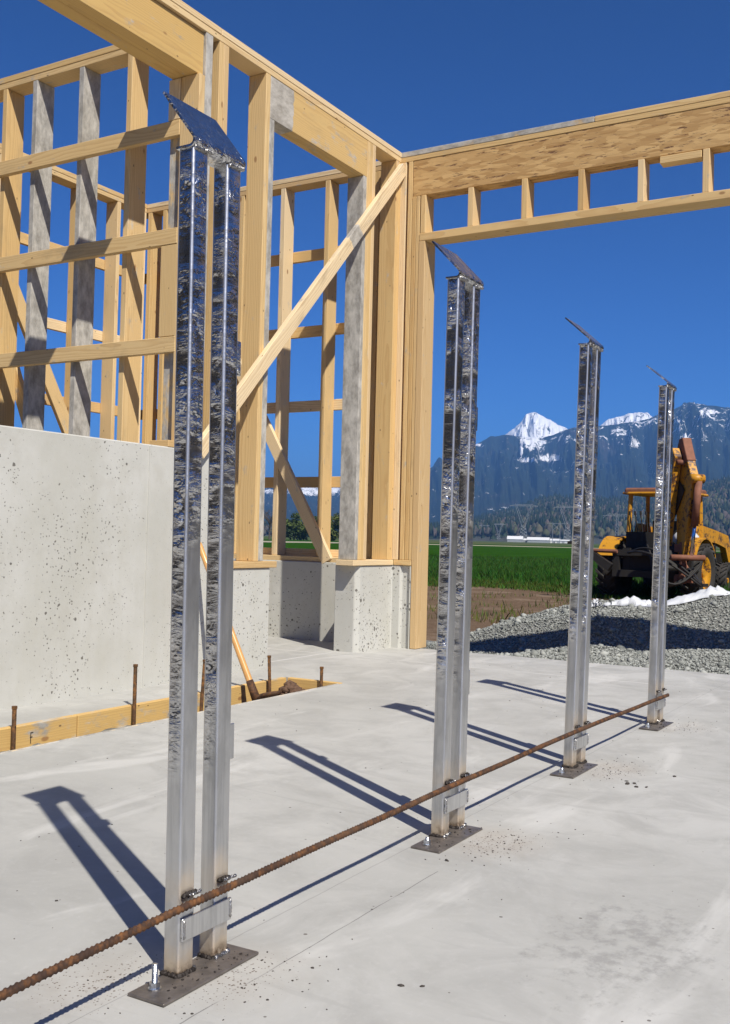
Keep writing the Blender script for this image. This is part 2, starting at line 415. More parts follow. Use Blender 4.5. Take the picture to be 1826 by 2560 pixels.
# ------------------------------------------------------------------ mesh helpers
def link(o, parent=None):
    col.objects.link(o)
    if parent is not None:
        o.parent = parent
    return o
def mesh(name, verts, faces, mat, parent=None, smooth=False):
    me = bpy.data.meshes.new(name)
    me.from_pydata([tuple(v) for v in verts], [], [tuple(f) for f in faces])
    if mat is not None: me.materials.append(mat)
    if smooth:
        me.polygons.foreach_set('use_smooth', [True] * len(me.polygons))
    me.update()
    return link(bpy.data.objects.new(name, me), parent)
def npmesh(name, V, F, mat, parent=None, smooth=False, tone=None, colr=None):
    """V (n,3), F (m,3) or (m,4) numpy"""
    me = bpy.data.meshes.new(name)
    k = F.shape[1]
    me.vertices.add(len(V)); me.vertices.foreach_set('co', V.astype(np.float32).ravel())
    me.loops.add(F.size); me.loops.foreach_set('vertex_index', F.astype(np.int32).ravel())
    me.polygons.add(len(F)); me.polygons.foreach_set('loop_start', np.arange(0, F.size, k, dtype=np.int32))
    if smooth: me.polygons.foreach_set('use_smooth', np.ones(len(F), dtype=bool))
    if tone is not None:
        a = me.attributes.new('tone', 'FLOAT', 'POINT'); a.data.foreach_set('value', tone.astype(np.float32))
    if colr is not None:
        a = me.attributes.new('Col', 'FLOAT_COLOR', 'POINT'); a.data.foreach_set('color', np.c_[colr, np.ones(len(colr))].astype(np.float32).ravel())
    me.update(calc_edges=True); me.validate()
    me.materials.append(mat)
    return link(bpy.data.objects.new(name, me), parent)
def chamfer_box(dx, dy, dz, c):
    """vertices/faces of a chamfered box centred on 0"""
    c = min(c, dx * .3, dy * .3, dz * .3)
    bm = bmesh.new()
    bmesh.ops.create_cube(bm, size=1.0)
    for v in bm.verts: v.co = Vector((v.co.x * dx, v.co.y * dy, v.co.z * dz))
    if c > 0: bmesh.ops.bevel(bm, geom=bm.edges[:], offset=c, segments=1, profile=.5, affect='EDGES')
    return bm
def shifted(bm, v):
    for q in bm.verts: q.co += Vector(v)
    return bm
def bm_obj(name, bm, mat, parent=None, smooth=False):
    me = bpy.data.meshes.new(name); bm.to_mesh(me); bm.free()
    if mat is not None: me.materials.append(mat)
    if smooth: me.polygons.foreach_set('use_smooth', [True] * len(me.polygons))
    return link(bpy.data.objects.new(name, me), parent)
def local(o, parent, loc, quat=None):
    if parent is not None: loc = Vector(loc) - Vector(parent.location)
    o.location = loc
    if quat is not None:
        o.rotation_mode = 'QUATERNION'; o.rotation_quaternion = quat
QX = Quaternion((0, 1, 0), math.pi / 2)      # local z -> world x
QY = Quaternion((1, 0, 0), -math.pi / 2)     # local z -> world y
def lumber(name, lo, hi, parent, mat='wood', gap=.0008, cham=.0025, cement=0.0, grime=0.12, band=None, ochre=0.0):
    """axis aligned board; its length always runs along the mesh's own z"""
    d = [hi[i] - lo[i] - 2 * gap for i in range(3)]
    ctr = [(hi[i] + lo[i]) / 2 for i in range(3)]
    ax = d.index(max(d))
    if ax == 2: dims, q = (d[0], d[1], d[2]), Quaternion()
    elif ax == 0: dims, q = (d[2], d[1], d[0]), QX
    else: dims, q = (d[0], d[2], d[1]), QY
    o = bm_obj(name, chamfer_box(*dims, cham), M[mat], parent)
    local(o, parent, ctr, q); o['ochre'] = float(ochre)
    o['cement'] = float(cement); o['grime'] = float(grime)
    o['cement_from'] = float(band[0]) if band else 99.0
    o['cement_to'] = float(band[1]) if band else -99.0
    return o
def beam(name, p0, p1, w, th, parent, normal=(1, 0, 0), mat='wood', cement=0.0, grime=.15, band=None, cham=.0025):
    """board from p0 to p1; th measured along normal, w across"""
    p0 = Vector(p0); p1 = Vector(p1); L = (p1 - p0).length
    z = (p1 - p0).normalized(); x = Vector(normal); x = (x - z * x.dot(z)).normalized(); y = z.cross(x)
    q = Matrix((x, y, z)).transposed().to_quaternion()
    o = bm_obj(name, chamfer_box(th, w, L, cham), M[mat], parent)
    local(o, parent, (p0 + p1) / 2, q)
    o['cement'] = float(cement); o['grime'] = float(grime)
    o['cement_from'] = float(band[0]) if band else 99.0
    o['cement_to'] = float(band[1]) if band else -99.0
    return o
def thing(name, label, cat, loc=(0, 0, 0), group=None):
    o = bpy.data.objects.new(name, None); o.empty_display_size = .2
    col.objects.link(o); o.location = loc
    return tag(o, label, cat, group)
def tag(o, label, cat, group=None):
    o['label'] = label; o['category'] = cat
    if group: o['group'] = group
    return o
def struct(o): o['kind'] = 'structure'; return o
def prism(name, poly, axis, a, b, mat, parent=None, bevel=.004):
    """extrude a 2D polygon along an axis (0: poly=(y,z), 2: poly=(x,y))"""
    bm = bmesh.new()
    def P(u, v, t): return (t, u, v) if axis == 0 else ((u, t, v) if axis == 1 else (u, v, t))
    va = [bm.verts.new(P(u, v, a)) for u, v in poly]; vb = [bm.verts.new(P(u, v, b)) for u, v in poly]
    bm.faces.new(va); bm.faces.new(vb[::-1])
    n = len(poly)
    for i in range(n): bm.faces.new((va[i], va[(i + 1) % n], vb[(i + 1) % n], vb[i]))
    bmesh.ops.recalc_face_normals(bm, faces=bm.faces[:])
    if bevel: bmesh.ops.bevel(bm, geom=bm.edges[:], offset=bevel, segments=1, affect='EDGES')
    o = bm_obj(name, bm, mat, parent)
    if parent is not None: o.location = -Vector(parent.location)
    return o
def sweep(pts, r, n=8, cap=True):
    """tube through points; r scalar or list"""
    pts = [Vector(p) for p in pts]; V = []; F = []
    rr = r if isinstance(r, (list, tuple)) else [r] * len(pts)
    prev = None
    for i, p in enumerate(pts):
        t = (pts[min(i + 1, len(pts) - 1)] - pts[max(i - 1, 0)]).normalized()
        if prev is None:
            a = Vector((0, 0, 1)) if abs(t.z) < .9 else Vector((1, 0, 0)); u = t.cross(a).normalized()
        else: u = (prev - t * prev.dot(t)).normalized()
        prev = u; w = t.cross(u)
        for k in range(n):
            an = 2 * math.pi * k / n
            V.append(p + (u * math.cos(an) + w * math.sin(an)) * rr[i])
    for i in range(len(pts) - 1):
        for k in range(n):
            F.append((i * n + k, i * n + (k + 1) % n, (i + 1) * n + (k + 1) % n, (i + 1) * n + k))
    if cap:
        F.append(tuple(range(n))[::-1]); F.append(tuple((len(pts) - 1) * n + k for k in range(n)))
    return V, F
def merge(parts):
    V = []; F = []
    for v, f in parts:
        o = len(V); V += list(v); F += [tuple(i + o for i in q) for q in f]
    return V, F
def boxvf(lo, hi):
    x0, y0, z0 = lo; x1, y1, z1 = hi
    V = [(x0, y0, z0), (x1, y0, z0), (x1, y1, z0), (x0, y1, z0), (x0, y0, z1), (x1, y0, z1), (x1, y1, z1), (x0, y1, z1)]
    F = [(3, 2, 1, 0), (4, 5, 6, 7), (0, 1, 5, 4), (1, 2, 6, 5), (2, 3, 7, 6), (3, 0, 4, 7)]
    return V, F
# value noise on numpy arrays
_perm = np.random.RandomState(5).rand(512, 512)
def vnoise(x, y):
    xi = np.floor(x).astype(int); yi = np.floor(y).astype(int); fx = x - xi; fy = y - yi
    fx = fx * fx * (3 - 2 * fx); fy = fy * fy * (3 - 2 * fy)
    g = lambda a, b: _perm[a % 512, b % 512]
    return (g(xi, yi) * (1 - fx) + g(xi + 1, yi) * fx) * (1 - fy) + (g(xi, yi + 1) * (1 - fx) + g(xi + 1, yi + 1) * fx) * fy
def fbm(x, y, o=5, g=.5):
    s = 0; a = 1; t = 0
    for i in range(o):
        s = s + a * vnoise(x * 2 ** i + 17.3 * i, y * 2 ** i + 9.1 * i); t += a; a *= g
    return s / t
def grid(name, X, Y, Z, mat, smooth=True, extra=None):
    n, k = X.shape
    V = np.stack([X, Y, Z], -1).reshape(-1, 3)
    i = np.arange(n * k).reshape(n, k)
    F = np.stack([i[:-1, :-1], i[1:, :-1], i[1:, 1:], i[:-1, 1:]], -1).reshape(-1, 4)
    o = npmesh(name, V, F, mat, None, smooth)
    if extra is not None:
        a = o.data.attributes.new(extra[0], 'FLOAT', 'POINT'); a.data.foreach_set('value', extra[1].astype(np.float32).ravel())
    return o

# ================================================================== SETTING
GZ = -0.34            # ground level beyond the slab
# --- mountains round the valley (azimuth from +y, clockwise)
def polar(az, r): return EYE.x + r * np.sin(az), EYE.y + r * np.cos(az)
front = [(-80, 4.2), (-60, 3.2), (-48, 2.6), (-42, 2.5), (-38, 2.6), (-34.6, 2.75), (-31, 2.7), (-29, 3.0), (-27.08, 3.93), (-26, 4.5), (-24.63, 5.25), (-23.81, 5.68), (-23.09, 5.82), (-22.4, 5.75),
         (-21, 5.65), (-19.8, 6.05), (-19.29, 6.2), (-18.02, 6.28), (-17.2, 6.35), (-16.6, 6.45), (-15.8, 6.6), (-15.26, 6.75), (-14.22, 7.13), (-13.36, 7.55), (-12.79, 7.4), (-11.32, 7.19), (-9, 6.9), (-5, 7.4), (2, 6.6), (12, 7.2), (20, 5.5)]
back = [(-80, 1), (-24.2, 3.0), (-23.3, 5.6), (-22.58, 6.15), (-22.25, 6.42), (-22.07, 6.66), (-21.85, 6.95), (-21.66, 7.06), (-21.25, 6.97), (-20.9, 6.80), (-20.62, 6.64), (-20.2, 6.42), (-19.8, 6.23), (-19.2, 5.8), (-18.3, 5.9), (-17.9, 6.4), (-17.77, 6.53), (-17.2, 6.75),
        (-16.59, 6.93), (-16.0, 7.02), (-15.49, 6.99), (-15.1, 6.7), (-14.6, 6.0), (-13, 4), (20, 4)]
az_d = np.concatenate([np.linspace(-62, -37.1, 90), np.linspace(-37, -28.1, 130), np.linspace(-28, -8, 520), np.linspace(-7.8, 14, 70)])
RF, RB = 4900.0, 6000.0
e1 = np.interp(az_d, *zip(*front)); e2 = np.interp(az_d, *zip(*back))
e1 += .16 * (fbm(az_d * 2.6, az_d * 0 + 3.3, 5, .6) - .5)
e2 += .22 * (fbm(az_d * 3.6, az_d * 0 + 7.3, 5, .6) - .5)
rs = np.concatenate([np.linspace(2300, RF, 80), np.linspace(RF + 60, 6700, 50)])
AZ, RR = np.meshgrid(np.radians(az_d), rs, indexing='ij'); AD = np.degrees(AZ)
E1 = np.tan(np.radians(e1))[:, None]; E2 = np.tan(np.radians(e2))[:, None]
u = (RR - 2300) / (RF - 2300); uc = np.clip(u, 0, 1)
gul = fbm(AD * 1.1 + u * .6, u * 1.5, 6, .58)
rid = 1 - np.abs(2 * fbm(AD * .62 + 5 + u * .9, u * 1.0 + 3, 5) - 1)
zf = RF * E1 * uc ** 1.12 * (1 + ((gul - .5) * .75 + (rid - .75) * .38) * (1 - uc ** 8))
zdrop = RF * E1 * (1 - .6 * np.clip((RR - RF) / 450., 0, 1))
cr = fbm(AD * 3.0 + RR * .0006, RR * .0035, 6, .62)
zb = RB * E2 * (np.clip(1 - np.abs(RR - RB) / 1500.0, 0, 1) ** .9) * (1 + (cr - .5) * .42 * np.clip(np.abs(RR - RB) / 260., 0, 1))
ZZ = np.where(RR <= RF, zf, np.maximum(zdrop, zb)) - 1.5
EL = np.degrees(np.arctan2(ZZ - .85, RR))
snow = np.where((RR > RF + 200) & (zb > zdrop), .80, 0.0)
snow = np.maximum(snow, np.where((RR <= RF) & (AD > -20.5), 0.22 * np.clip((EL - 5.2) / 1.3, 0, 1) + .02, 0) + np.where((AD > -20.5) & (EL > 5.0), .45 * (fbm(AD * 5.0 + EL, EL * 3.2, 5, .62) - .5), 0))
# lingering snow: gullies, bowls and the high ridge
wob = (fbm(AD * 2.6, EL * 2.6 + u * 2, 5, .6) - .5)
for (ba, be, ra, re, wgt) in ((-21.55, 5.75, .42, .55, 1.0), (-21.1, 5.35, .22, .45, .7), (-20.2, 5.75, .5, .35, .55), (-22.12, 5.1, .07, .38, .9), (-21.8, 4.42, .55, .11, .8), (-20.65, 4.55, .5, .16, .8), (-24.5, 5.18, .34, .10, .8), (-16.9, 6.0, .5, .25, .5), (-16.2, 5.45, .3, .2, .55), (-14.2, 6.5, .45, .12, .55), (-12.3, 6.95, .5, .16, .6), (-13.5, 5.75, .25, .15, .55), (-33.4, 2.5, 1.6, .20, .8), (-30.5, 2.45, .8, .12, .6), (-36, 2.4, .9, .12, .6), (-8, 6.3, 2.2, .5, .8), (-2, 6.6, 3, .6, .8)):
    d = ((AD - ba) / ra) ** 2 + ((EL - be) / re) ** 2
    snow = np.maximum(snow, (wgt * .92 * np.clip(1.15 - d * .40, 0, 1) + wob * 1.1) * (d < 4))
X_, Y_ = polar(AZ, RR)
struct(grid('mountain_range', X_, Y_, ZZ, M['mount'], True, ('snow', snow)))
# the rest of the ring, behind and beside the camera
az_d = np.linspace(14, 298, 190); rs = np.linspace(2300, 6600, 26)
AZ, RR = np.meshgrid(np.radians(az_d), rs, indexing='ij')
e = 5.0 + 3.6 * (fbm(az_d * .09, az_d * 0 + 8.1, 5) - .35); e[0] = 6.9; e[-1] = 3.4
Z2 = 5600 * np.tan(np.radians(e))[:, None] * np.clip(1 - np.abs(RR - 5600) / 3000., 0, 1) ** 1.1 * (1 + .5 * (fbm(az_d[:, None] * .5 + RR * .0002, RR * .0012, 5) - .5)) - 1.5
X_, Y_ = polar(AZ, RR)
struct(grid('mountain_ring', X_, Y_, Z2, M['mount'], True, ('snow', np.clip((Z2 - 480) / 300., 0, .8))))

# --- valley floor to the horizon
n = 96
ring = [(0, 0)] + []
V = [(EYE.x, EYE.y, GZ - .10)]; F = []
for k in range(n):
    a = 2 * math.pi * k / n; V.append((EYE.x + 11500 * math.sin(a), EYE.y + 11500 * math.cos(a), GZ - .10))
F = [(0, 1 + (k + 1) % n, 1 + k) for k in range(n)]
struct(mesh('valley_floor', V, F, M['ground']))
# --- bare soil round the building
xs = np.linspace(-40, 40, 161); ys = np.linspace(-36, 34, 141)
XX, YY = np.meshgrid(xs, ys, indexing='ij')
ZZ = GZ + .10 * (fbm(XX * .5, YY * .5, 5) - .5)
ZZ = np.where((XX > -2.6) & (XX < 8.6) & (YY > -13) & (YY < .0), GZ - .06, ZZ)
struct(grid('bare_soil', XX, YY, ZZ, M['soil']))
# --- crop field: a strip from 22 m out to the track
fv = []; ff = []
azs = np.radians(np.linspace(-75, 40, 116))
near = 25.0 + 2.4 * np.sin(np.degrees(azs) * .22 + .9) + 1.6 * (fbm(np.degrees(azs) * .4, azs * 0 + 2, 4) - .5)
rows = 40
T = (np.linspace(0, 1, rows)) ** 2.2
far = np.interp(np.degrees(azs), [-75, -36, -27, -11, 40], [140, 143, 178, 205, 215])
RRf = near[:, None] + (far - near)[:, None] * T[None, :]
AA = np.repeat(azs[:, None], rows, 1)
Xf, Yf = polar(AA, RRf)
Zf = GZ + .05 + .10 * np.clip((RRf - near[:, None]) / 1.0, 0, 1) + .06 * (fbm(Xf * .3, Yf * .3, 4) - .5)
struct(grid('crop_field', Xf, Yf, Zf, M['field']))
# pale track along the far side, and a second strip of field behind it
def strip(name, r0, r1, z, mat):
    a = np.radians(np.linspace(-75, 40, 60)); f = np.interp(np.degrees(a), [-75, -36, -27, -11, 40], [140, 143, 178, 205, 215])
    Rr = np.stack([f + r0, f + r1], 1); A2 = np.repeat(a[:, None], 2, 1)
    X2, Y2 = polar(A2, Rr); return struct(grid(name, X2, Y2, np.full_like(X2, z), mat))
strip('farm_track', -1, 60, GZ - .03, M['track'])
strip('pasture', 61, 120, GZ - .02, M['field'])

# --- forested foothill
hillp = [(-60, .3), (-38, .3), (-30, .35), (-26.94, .45), (-24.45, .95), (-23.41, 1.3), (-22.38, 1.52), (-21.16, 2.05), (-20.35, 2.27), (-19.52, 2.22), (-17.5, 2.1), (-15.13, 2.35), (-13, 2.85), (-12.43, 3.05), (-11.26, 3.4), (-8, 3.9), (6, 4.2)]
def hill_z(az, r):
    e = np.tan(np.radians(np.interp(np.degrees(az), *zip(*hillp))))
    t = np.clip((r - 1050) / 1150., 0, 1)
    lump = 1 + .35 * (fbm(np.degrees(az) * .8, r * .004, 4) - .5) * np.clip((2200 - r) / 500, 0, 1)
    return np.where(r <= 2200, 2200 * e * t ** 1.1 * lump, 2200 * e * np.clip(1 - (r - 2200) / 700., 0, 1))
az_d = np.linspace(-60, 6, 200); rs = np.linspace(1050, 2900, 50)
AZ, RR = np.meshgrid(np.radians(az_d), rs, indexing='ij')
X_, Y_ = polar(AZ, RR)
def mat_hill():
    t = NT('woodland_floor'); p = t.pos(); n = t.noise(p, .02, 5, .65)
    t.bs('Base Color', t.mix(n, (0.030, 0.036, 0.020), (0.075, 0.070, 0.045))); t.bs('Roughness', .95); return t.m
struct(grid('wooded_hill', X_, Y_, hill_z(AZ, RR) - 1.2, mat_hill()))

# --- concrete slab with the form trench left open
XB, XT, PY0, PY1 = .349, .757, -2.93, -1.913
bx_ = [-2.88, XB, XT, 8.5]; by_ = [-12.5, PY1, .10]
V = []; F = []
for z in (0.0, -.30):
    for x in bx_:
        for y in by_: V.append((x, y, z))
idx = lambda i, j, k=0: k * 12 + i * 3 + j
for i in range(3):
    for j in range(2):
        if i == 1 and j == 0: continue
        F.append((idx(i, j), idx(i + 1, j), idx(i + 1, j + 1), idx(i, j + 1)))
for i in range(3):
    F.append((idx(i, 2), idx(i + 1, 2), idx(i + 1, 2, 1), idx(i, 2, 1)))
    if i != 1: F.append((idx(i + 1, 0), idx(i, 0), idx(i, 0, 1), idx(i + 1, 0, 1)))
F += [(idx(3, 1), idx(3, 0), idx(3, 0, 1), idx(3, 1, 1)), (idx(3, 2), idx(3, 1), idx(3, 1, 1), idx(3, 2, 1)), (idx(0, 0), idx(0, 1), idx(0, 1, 1), idx(0, 0, 1)), (idx(0, 1), idx(0, 2), idx(0, 2, 1), idx(0, 1, 1)),
      (idx(1, 0), idx(1, 1), idx(1, 1, 1), idx(1, 0, 1)), (idx(2, 1), idx(2, 0), idx(2, 0, 1), idx(2, 1, 1)), (idx(2, 1), idx(1, 1), idx(1, 1, 1), idx(2, 1, 1))]
struct(mesh('concrete_slab', V, F, M['slab']))
# trench bottom: fines at left, lower dirt in the open pit
xs = np.linspace(XB - .02, XT + .02, 18); ys = np.linspace(-12.4, PY1 + .02, 420)
XX, YY = np.meshgrid(xs, ys, indexing='ij')
HEAP = lambda x, y: .20 * np.exp(-((x - .52) ** 2 / .03 + (y + 2.09) ** 2 / .035))
ZZ = np.where(YY < PY0, -.092, -.23 + HEAP(XX, YY)) + .035 * (fbm(XX * 14, YY * 14, 4) - .5)
ZZ = np.where((YY > PY0 - .08) & (YY < PY0 + .08), -.092 - .138 * np.clip((YY - PY0 + .08) / .16, 0, 1), ZZ)
struct(grid('trench_fill', XX, YY, ZZ, M['gravelbed']))

# ================================================================== CONCRETE WALLS
H = 3.871; ZL = 3.79; ZM = 3.83; D = .142; CT = 1.33; CP = .638
w = prism('concrete_wall', [(-5.4, -.05), (-1.613, -.05), (-1.613, CP), (-2.15, CP), (-2.15, CT), (-5.4, CT)], 0, -.2, 0, M['wall'], bevel=.006)
tag(w, 'tall grey concrete foundation wall at left, pitted with air holes and stepping down', 'concrete wall'); w['pits'] = .05
o = prism('form_seam', [(-2.776, .0), (-2.770, .0), (-2.768, CT - .01), (-2.774, CT - .01)], 0, -.004, .005, M['wall'], w, 0)
w = prism('concrete_pier', [(-.2, -.511), (-.03, -.511), (0, -.482), (0, 0), (.072, 0), (.080, .022), (.150, .022), (.152, 0), (.166, 0), (.166, .142), (-.2, .142)], 2, -.05, CP, M['wall'], bevel=.005)
tag(w, 'low concrete corner pier with chamfered edge under the braced wall end', 'concrete pier'); w['pits'] = .75
w = prism('concrete_wall', [(-2.90, -2.46), (-.2, -2.46), (-.2, -2.26), (-2.69, -2.26), (-2.69, .03), (-.205, .03), (-.205, .23), (-2.90, .23)], 2, -.05, CP, M['wall'], bevel=.006)
tag(w, 'low concrete wall seen through the doorway, partly in shadow', 'concrete wall'); w['pits'] = .35

# ================================================================== FRAMED WALLS
# wall running away from the camera on the tall concrete wall
B = thing('framed_wall', 'framed timber wall with long diagonal brace and deep headers above the stepped concrete wall', 'timber wall', (0, -2, CP))
def bstud(y0, y1, z0, z1, name='stud', x0=-D, x1=0.0, **k): return lumber(name, (x0, y0, z0), (x1, y1, z1), B, **k)
lumber('top_plate', (-D, -4.75, ZL), (0, 0, ZM), B, grime=.2)
lumber('top_plate', (-D, -4.75, ZM), (.002, -2.25, H), B, grime=.4)
lumber('top_plate', (-D, -2.247, ZM), (.002, 0, H), B, grime=.1)
lumber('bottom_plate', (-D, -2.62, CT), (.0, -2.15, CT + .04), B, grime=.3)
lumber('bottom_plate', (-D, -2.15, CP), (.012, -1.555, CP + .042), B, grime=.3)
lumber('bottom_plate', (-D, -.60, CP), (.012, .0, CP + .042), B, grime=.2)
lumber('header', (-.115, -4.62, 3.528), (-.018, -2.389, 3.785), B, grime=.15, ochre=.9)
lumber('header', (-.215, -4.62, 3.530), (-.118, -2.400, 3.785), B, grime=.25, ochre=.9)
bstud(-2.440, -2.389, CT + .04, 3.528)
bstud(-2.440, -2.395, 3.285, 3.528, x0=-.235, x1=-.146, grime=.5)
bstud(-2.388, -2.325, CT + .04, ZL, cement=.62)
bstud(-2.264, -2.219, CT + .04, ZL, grime=.3)
bstud(-2.218, -2.173, CT + .04, ZL, grime=.3)
lumber('bottom_plate', (-D, -4.75, CT), (.0, -4.45, CT + .04), B)
bstud(-4.70, -4.62, CT + .04, ZL)
bstud(-4.62, -4.57, CT + .04, 3.528)
bstud(-1.792, -1.743, CP + .042, ZL)
bstud(-1.742, -1.692, CP + .042, 3.515, cement=.38)
lumber('header', (-.118, -1.742, 3.515), (-.002, -.521, ZL), B, grime=.2, band=(-.62, -.33), cement=.05, ochre=.85)
bstud(-.566, -.522, CP + .042, 3.515, cement=.86, grime=.9)
bstud(-.521, -.486, CP + .042, ZL, grime=.5)
bstud(-.485, -.440, CP + .042, ZL, grime=.5)
bstud(-.439, -.396, CP + .042, ZL, grime=.3)
bstud(-.078, -.036, CP + .042, ZL)
bstud(-.035, -.001, CP + .042, ZL, x0=-.10)
beam('diagonal_brace', (.021, -2.385, 1.315), (.021, -.012, 3.735), .092, .038, B, (1, 0, 0), grime=.45, band=(.62, .80))

# wall over the wide opening at right
A = thing('framed_wall', 'framed timber wall section with strand-board header over the wide opening at right', 'timber wall', (.2, .07, 0))
def astud(x0, x1, z0, z1, name='stud', y0=0.0, y1=D, **k): return lumber(name, (x0, y0, z0), (x1, y1, z1), A, **k)
lumber('top_plate', (-D, 0, ZL), (6.6, D, ZM), A, grime=.2)
lumber('top_plate', (-D, -.002, ZM), (1.552, D, H), A, grime=.5, cement=.30)
lumber('top_plate', (1.555, -.002, ZM), (6.6, D, H), A, grime=.2)
lumber('header', (.103, .004, 3.508), (6.45, D - .004, ZL), A, mat='osb')
lumber('sill_plate', (.172, -.004, 3.150), (6.45, D + .03, 3.211), A, grime=.2)
lumber('bottom_plate', (.013, -.006, CP), (.168, D, CP + .042), A, grime=.2)
astud(-.030, .044, CP + .042, ZL, grime=.25)
astud(.062, .101, CP + .042, ZL, grime=.2)
astud(.103, .139, CP + .042, 3.508)
astud(.141, .170, CP + .042, 3.508, grime=.4)
astud(.178, .222, 3.211, 3.508, y1=D)
lumber('jamb_post', (.170, -.004, .002), (.224, .178, 3.150), A, grime=.05)
for x in (.578, 1.010, 1.440, 1.868, 2.306, 2.735, 3.165, 3.595, 4.025, 4.455, 4.885, 5.315, 5.745):
    astud(x, x + .046, 3.211, 3.508, name='cripple_stud')
lumber('blocking', (2.02, -.004, 3.452), (2.300, .09, 3.503), A)
for x in (6.40, 6.46, 6.51): astud(x, x + .045, .002 if x > 6.44 else .002, 3.150 if x < 6.45 else ZL)

# cross wall behind the tall concrete wall, girts on its face
YL = -2.40; LW = CP + .042
L = thing('framed_wall', 'framed cross wall with cement-stained studs and three nailed girts behind the tall concrete wall', 'timber wall', (-1.3, YL, CP))
def lst(x0, z0=LW, z1=ZL, x1=None, **k): return lumber('stud', (x0, YL, z0), (x1 or x0 + .044, YL + .148, z1), L, **k)
lumber('top_plate', (-2.86, YL, ZL), (-.25, YL + D, ZM), L, grime=.3)
lumber('top_plate', (-2.86, YL - .002, ZM), (-.25, YL + D, H), L, grime=.3)
lumber('bottom_plate', (-2.86, YL, CP), (-.15, YL + D, CP + .042), L)
lst(-2.17); lst(-2.60)
lst(-1.735, grime=.3)
lst(-1.448, cement=.62, grime=.8)
lst(-1.025, cement=.78, grime=.6)
lst(-.612, grime=.3)
lst(-.25, x1=-.168, z1=ZL, cement=.25, grime=.5)
lumber('girt', (-2.9, YL - .042, 3.187), (-.142, YL - .001, 3.282), L, grime=.35)
lumber('girt', (-2.9, YL - .042, 2.545), (-.138, YL - .001, 2.640), L, grime=.35)
lumber('girt', (-2.9, YL - .042, 1.905), (-.130, YL - .001, 1.998), L, grime=.35)
lumber('blocking', (-.262, YL - .040, 2.000), (-.136, YL - .001, 2.543), L, grime=.05)
beam('diagonal_brace', (-2.20, YL + .17, 2.95), (-1.35, YL + .17, 1.05), .09, .038, L, (0, 1, 0), grime=.4)

# far side wall of the same room
XM = -2.71
Mw = thing('framed_wall', 'far side framed wall with girts and steep diagonal brace seen between the stained studs', 'timber wall', (XM, -1.1, CP))
def mst(y0, **k): return lumber('stud', (XM - D, y0, LW), (XM, y0 + .044, ZL), Mw, **k)
lumber('top_plate', (XM - D, -2.25, ZL), (XM, .065, ZM), Mw)
lumber('top_plate', (XM - D, -2.25, ZM), (XM + .002, .065, H), Mw)
lumber('bottom_plate', (XM - D, -2.25, CP), (XM, .065, CP + .042), Mw)
for y in (-2.04, -1.60, -1.17, -.74, -.31): mst(y, grime=.2)
mst(.018)
for z in (3.19, 2.545, 1.90, 1.255): lumber('girt', (XM - D - .04, -2.45, z), (XM - D - .001, .21, z + .092), Mw, grime=.35)
beam('diagonal_brace', (XM + .021, -2.02, 3.70), (XM + .021, -.30, .78), .12, .038, Mw, (1, 0, 0), grime=.3)

# end wall seen through the doorway
YN = .07
Nw = thing('framed_wall', 'back framed wall with outside girts and leaning brace seen through the doorway', 'timber wall', (-1.4, YN, CP))
def nst(x0, **k): return lumber('stud', (x0, YN, LW), (x0 + .048, YN + D, ZL), Nw, **k)
lumber('top_plate', (XM - D, YN, ZL), (-.145, YN + D, ZM), Nw)
lumber('top_plate', (XM - D, YN - .002, ZM), (-.145, YN + D, H), Nw, grime=.5)
lumber('bottom_plate', (XM - D, YN - .02, CP), (-.145, YN + D, CP + .042), Nw)
for x in (-2.52, -2.10, -1.64, -1.205, -.755, -.33): nst(x, grime=.25)
nst(-2.70); nst(-.281); nst(-.232); nst(-.1945, grime=.5)
for z in (3.185, 2.535, 1.90, 1.255, CP + .01): lumber('girt', (XM - D - .04, YN + D + .001, z), (-.15, YN + D + .040, z + .092), Nw, grime=.4)
beam('diagonal_brace', (-1.83, YN - .022, 2.70), (-.625, YN - .022, .645), .098, .038, Nw, (0, 1, 0), grime=.3)

# ================================================================== FORMWORK IN THE TRENCH
FWK = thing('formwork', 'yellow-brown form boards lining the trench and open pit beside the concrete wall', 'formwork', (XB, -3, -.2))
lumber('form_board', (XB - .001, -7.2, -.26), (XB + .038, -3.62, .004), FWK, cement=.12, grime=.5, ochre=.9)
lumber('form_board', (XB - .001, -3.615, -.26), (XB + .038, PY1 - .04, .004), FWK, cement=.05, grime=.3, ochre=.9)
lumber('form_board', (XB + .04, PY1 - .039, -.26), (XT - .001, PY1 - .001, .004), FWK, grime=.2, ochre=.9)
lumber('edge_strip', (XT - .016, -7.2, -.05), (XT - .001, PY1 - .04, .003), FWK, cement=.3, grime=.5)
mk = merge([boxvf((0, -.0015, -.035), (.0012, .0015, .012)), boxvf((0, -.0015, .010), (.0012, .014, .0125)), boxvf((0, -.004, -.009), (.0012, .010, -.0065))])
o = mesh('marker_letter', mk[0], mk[1], M['ink'], FWK); local(o, FWK, (XB + .0385, -3.89, -.045))

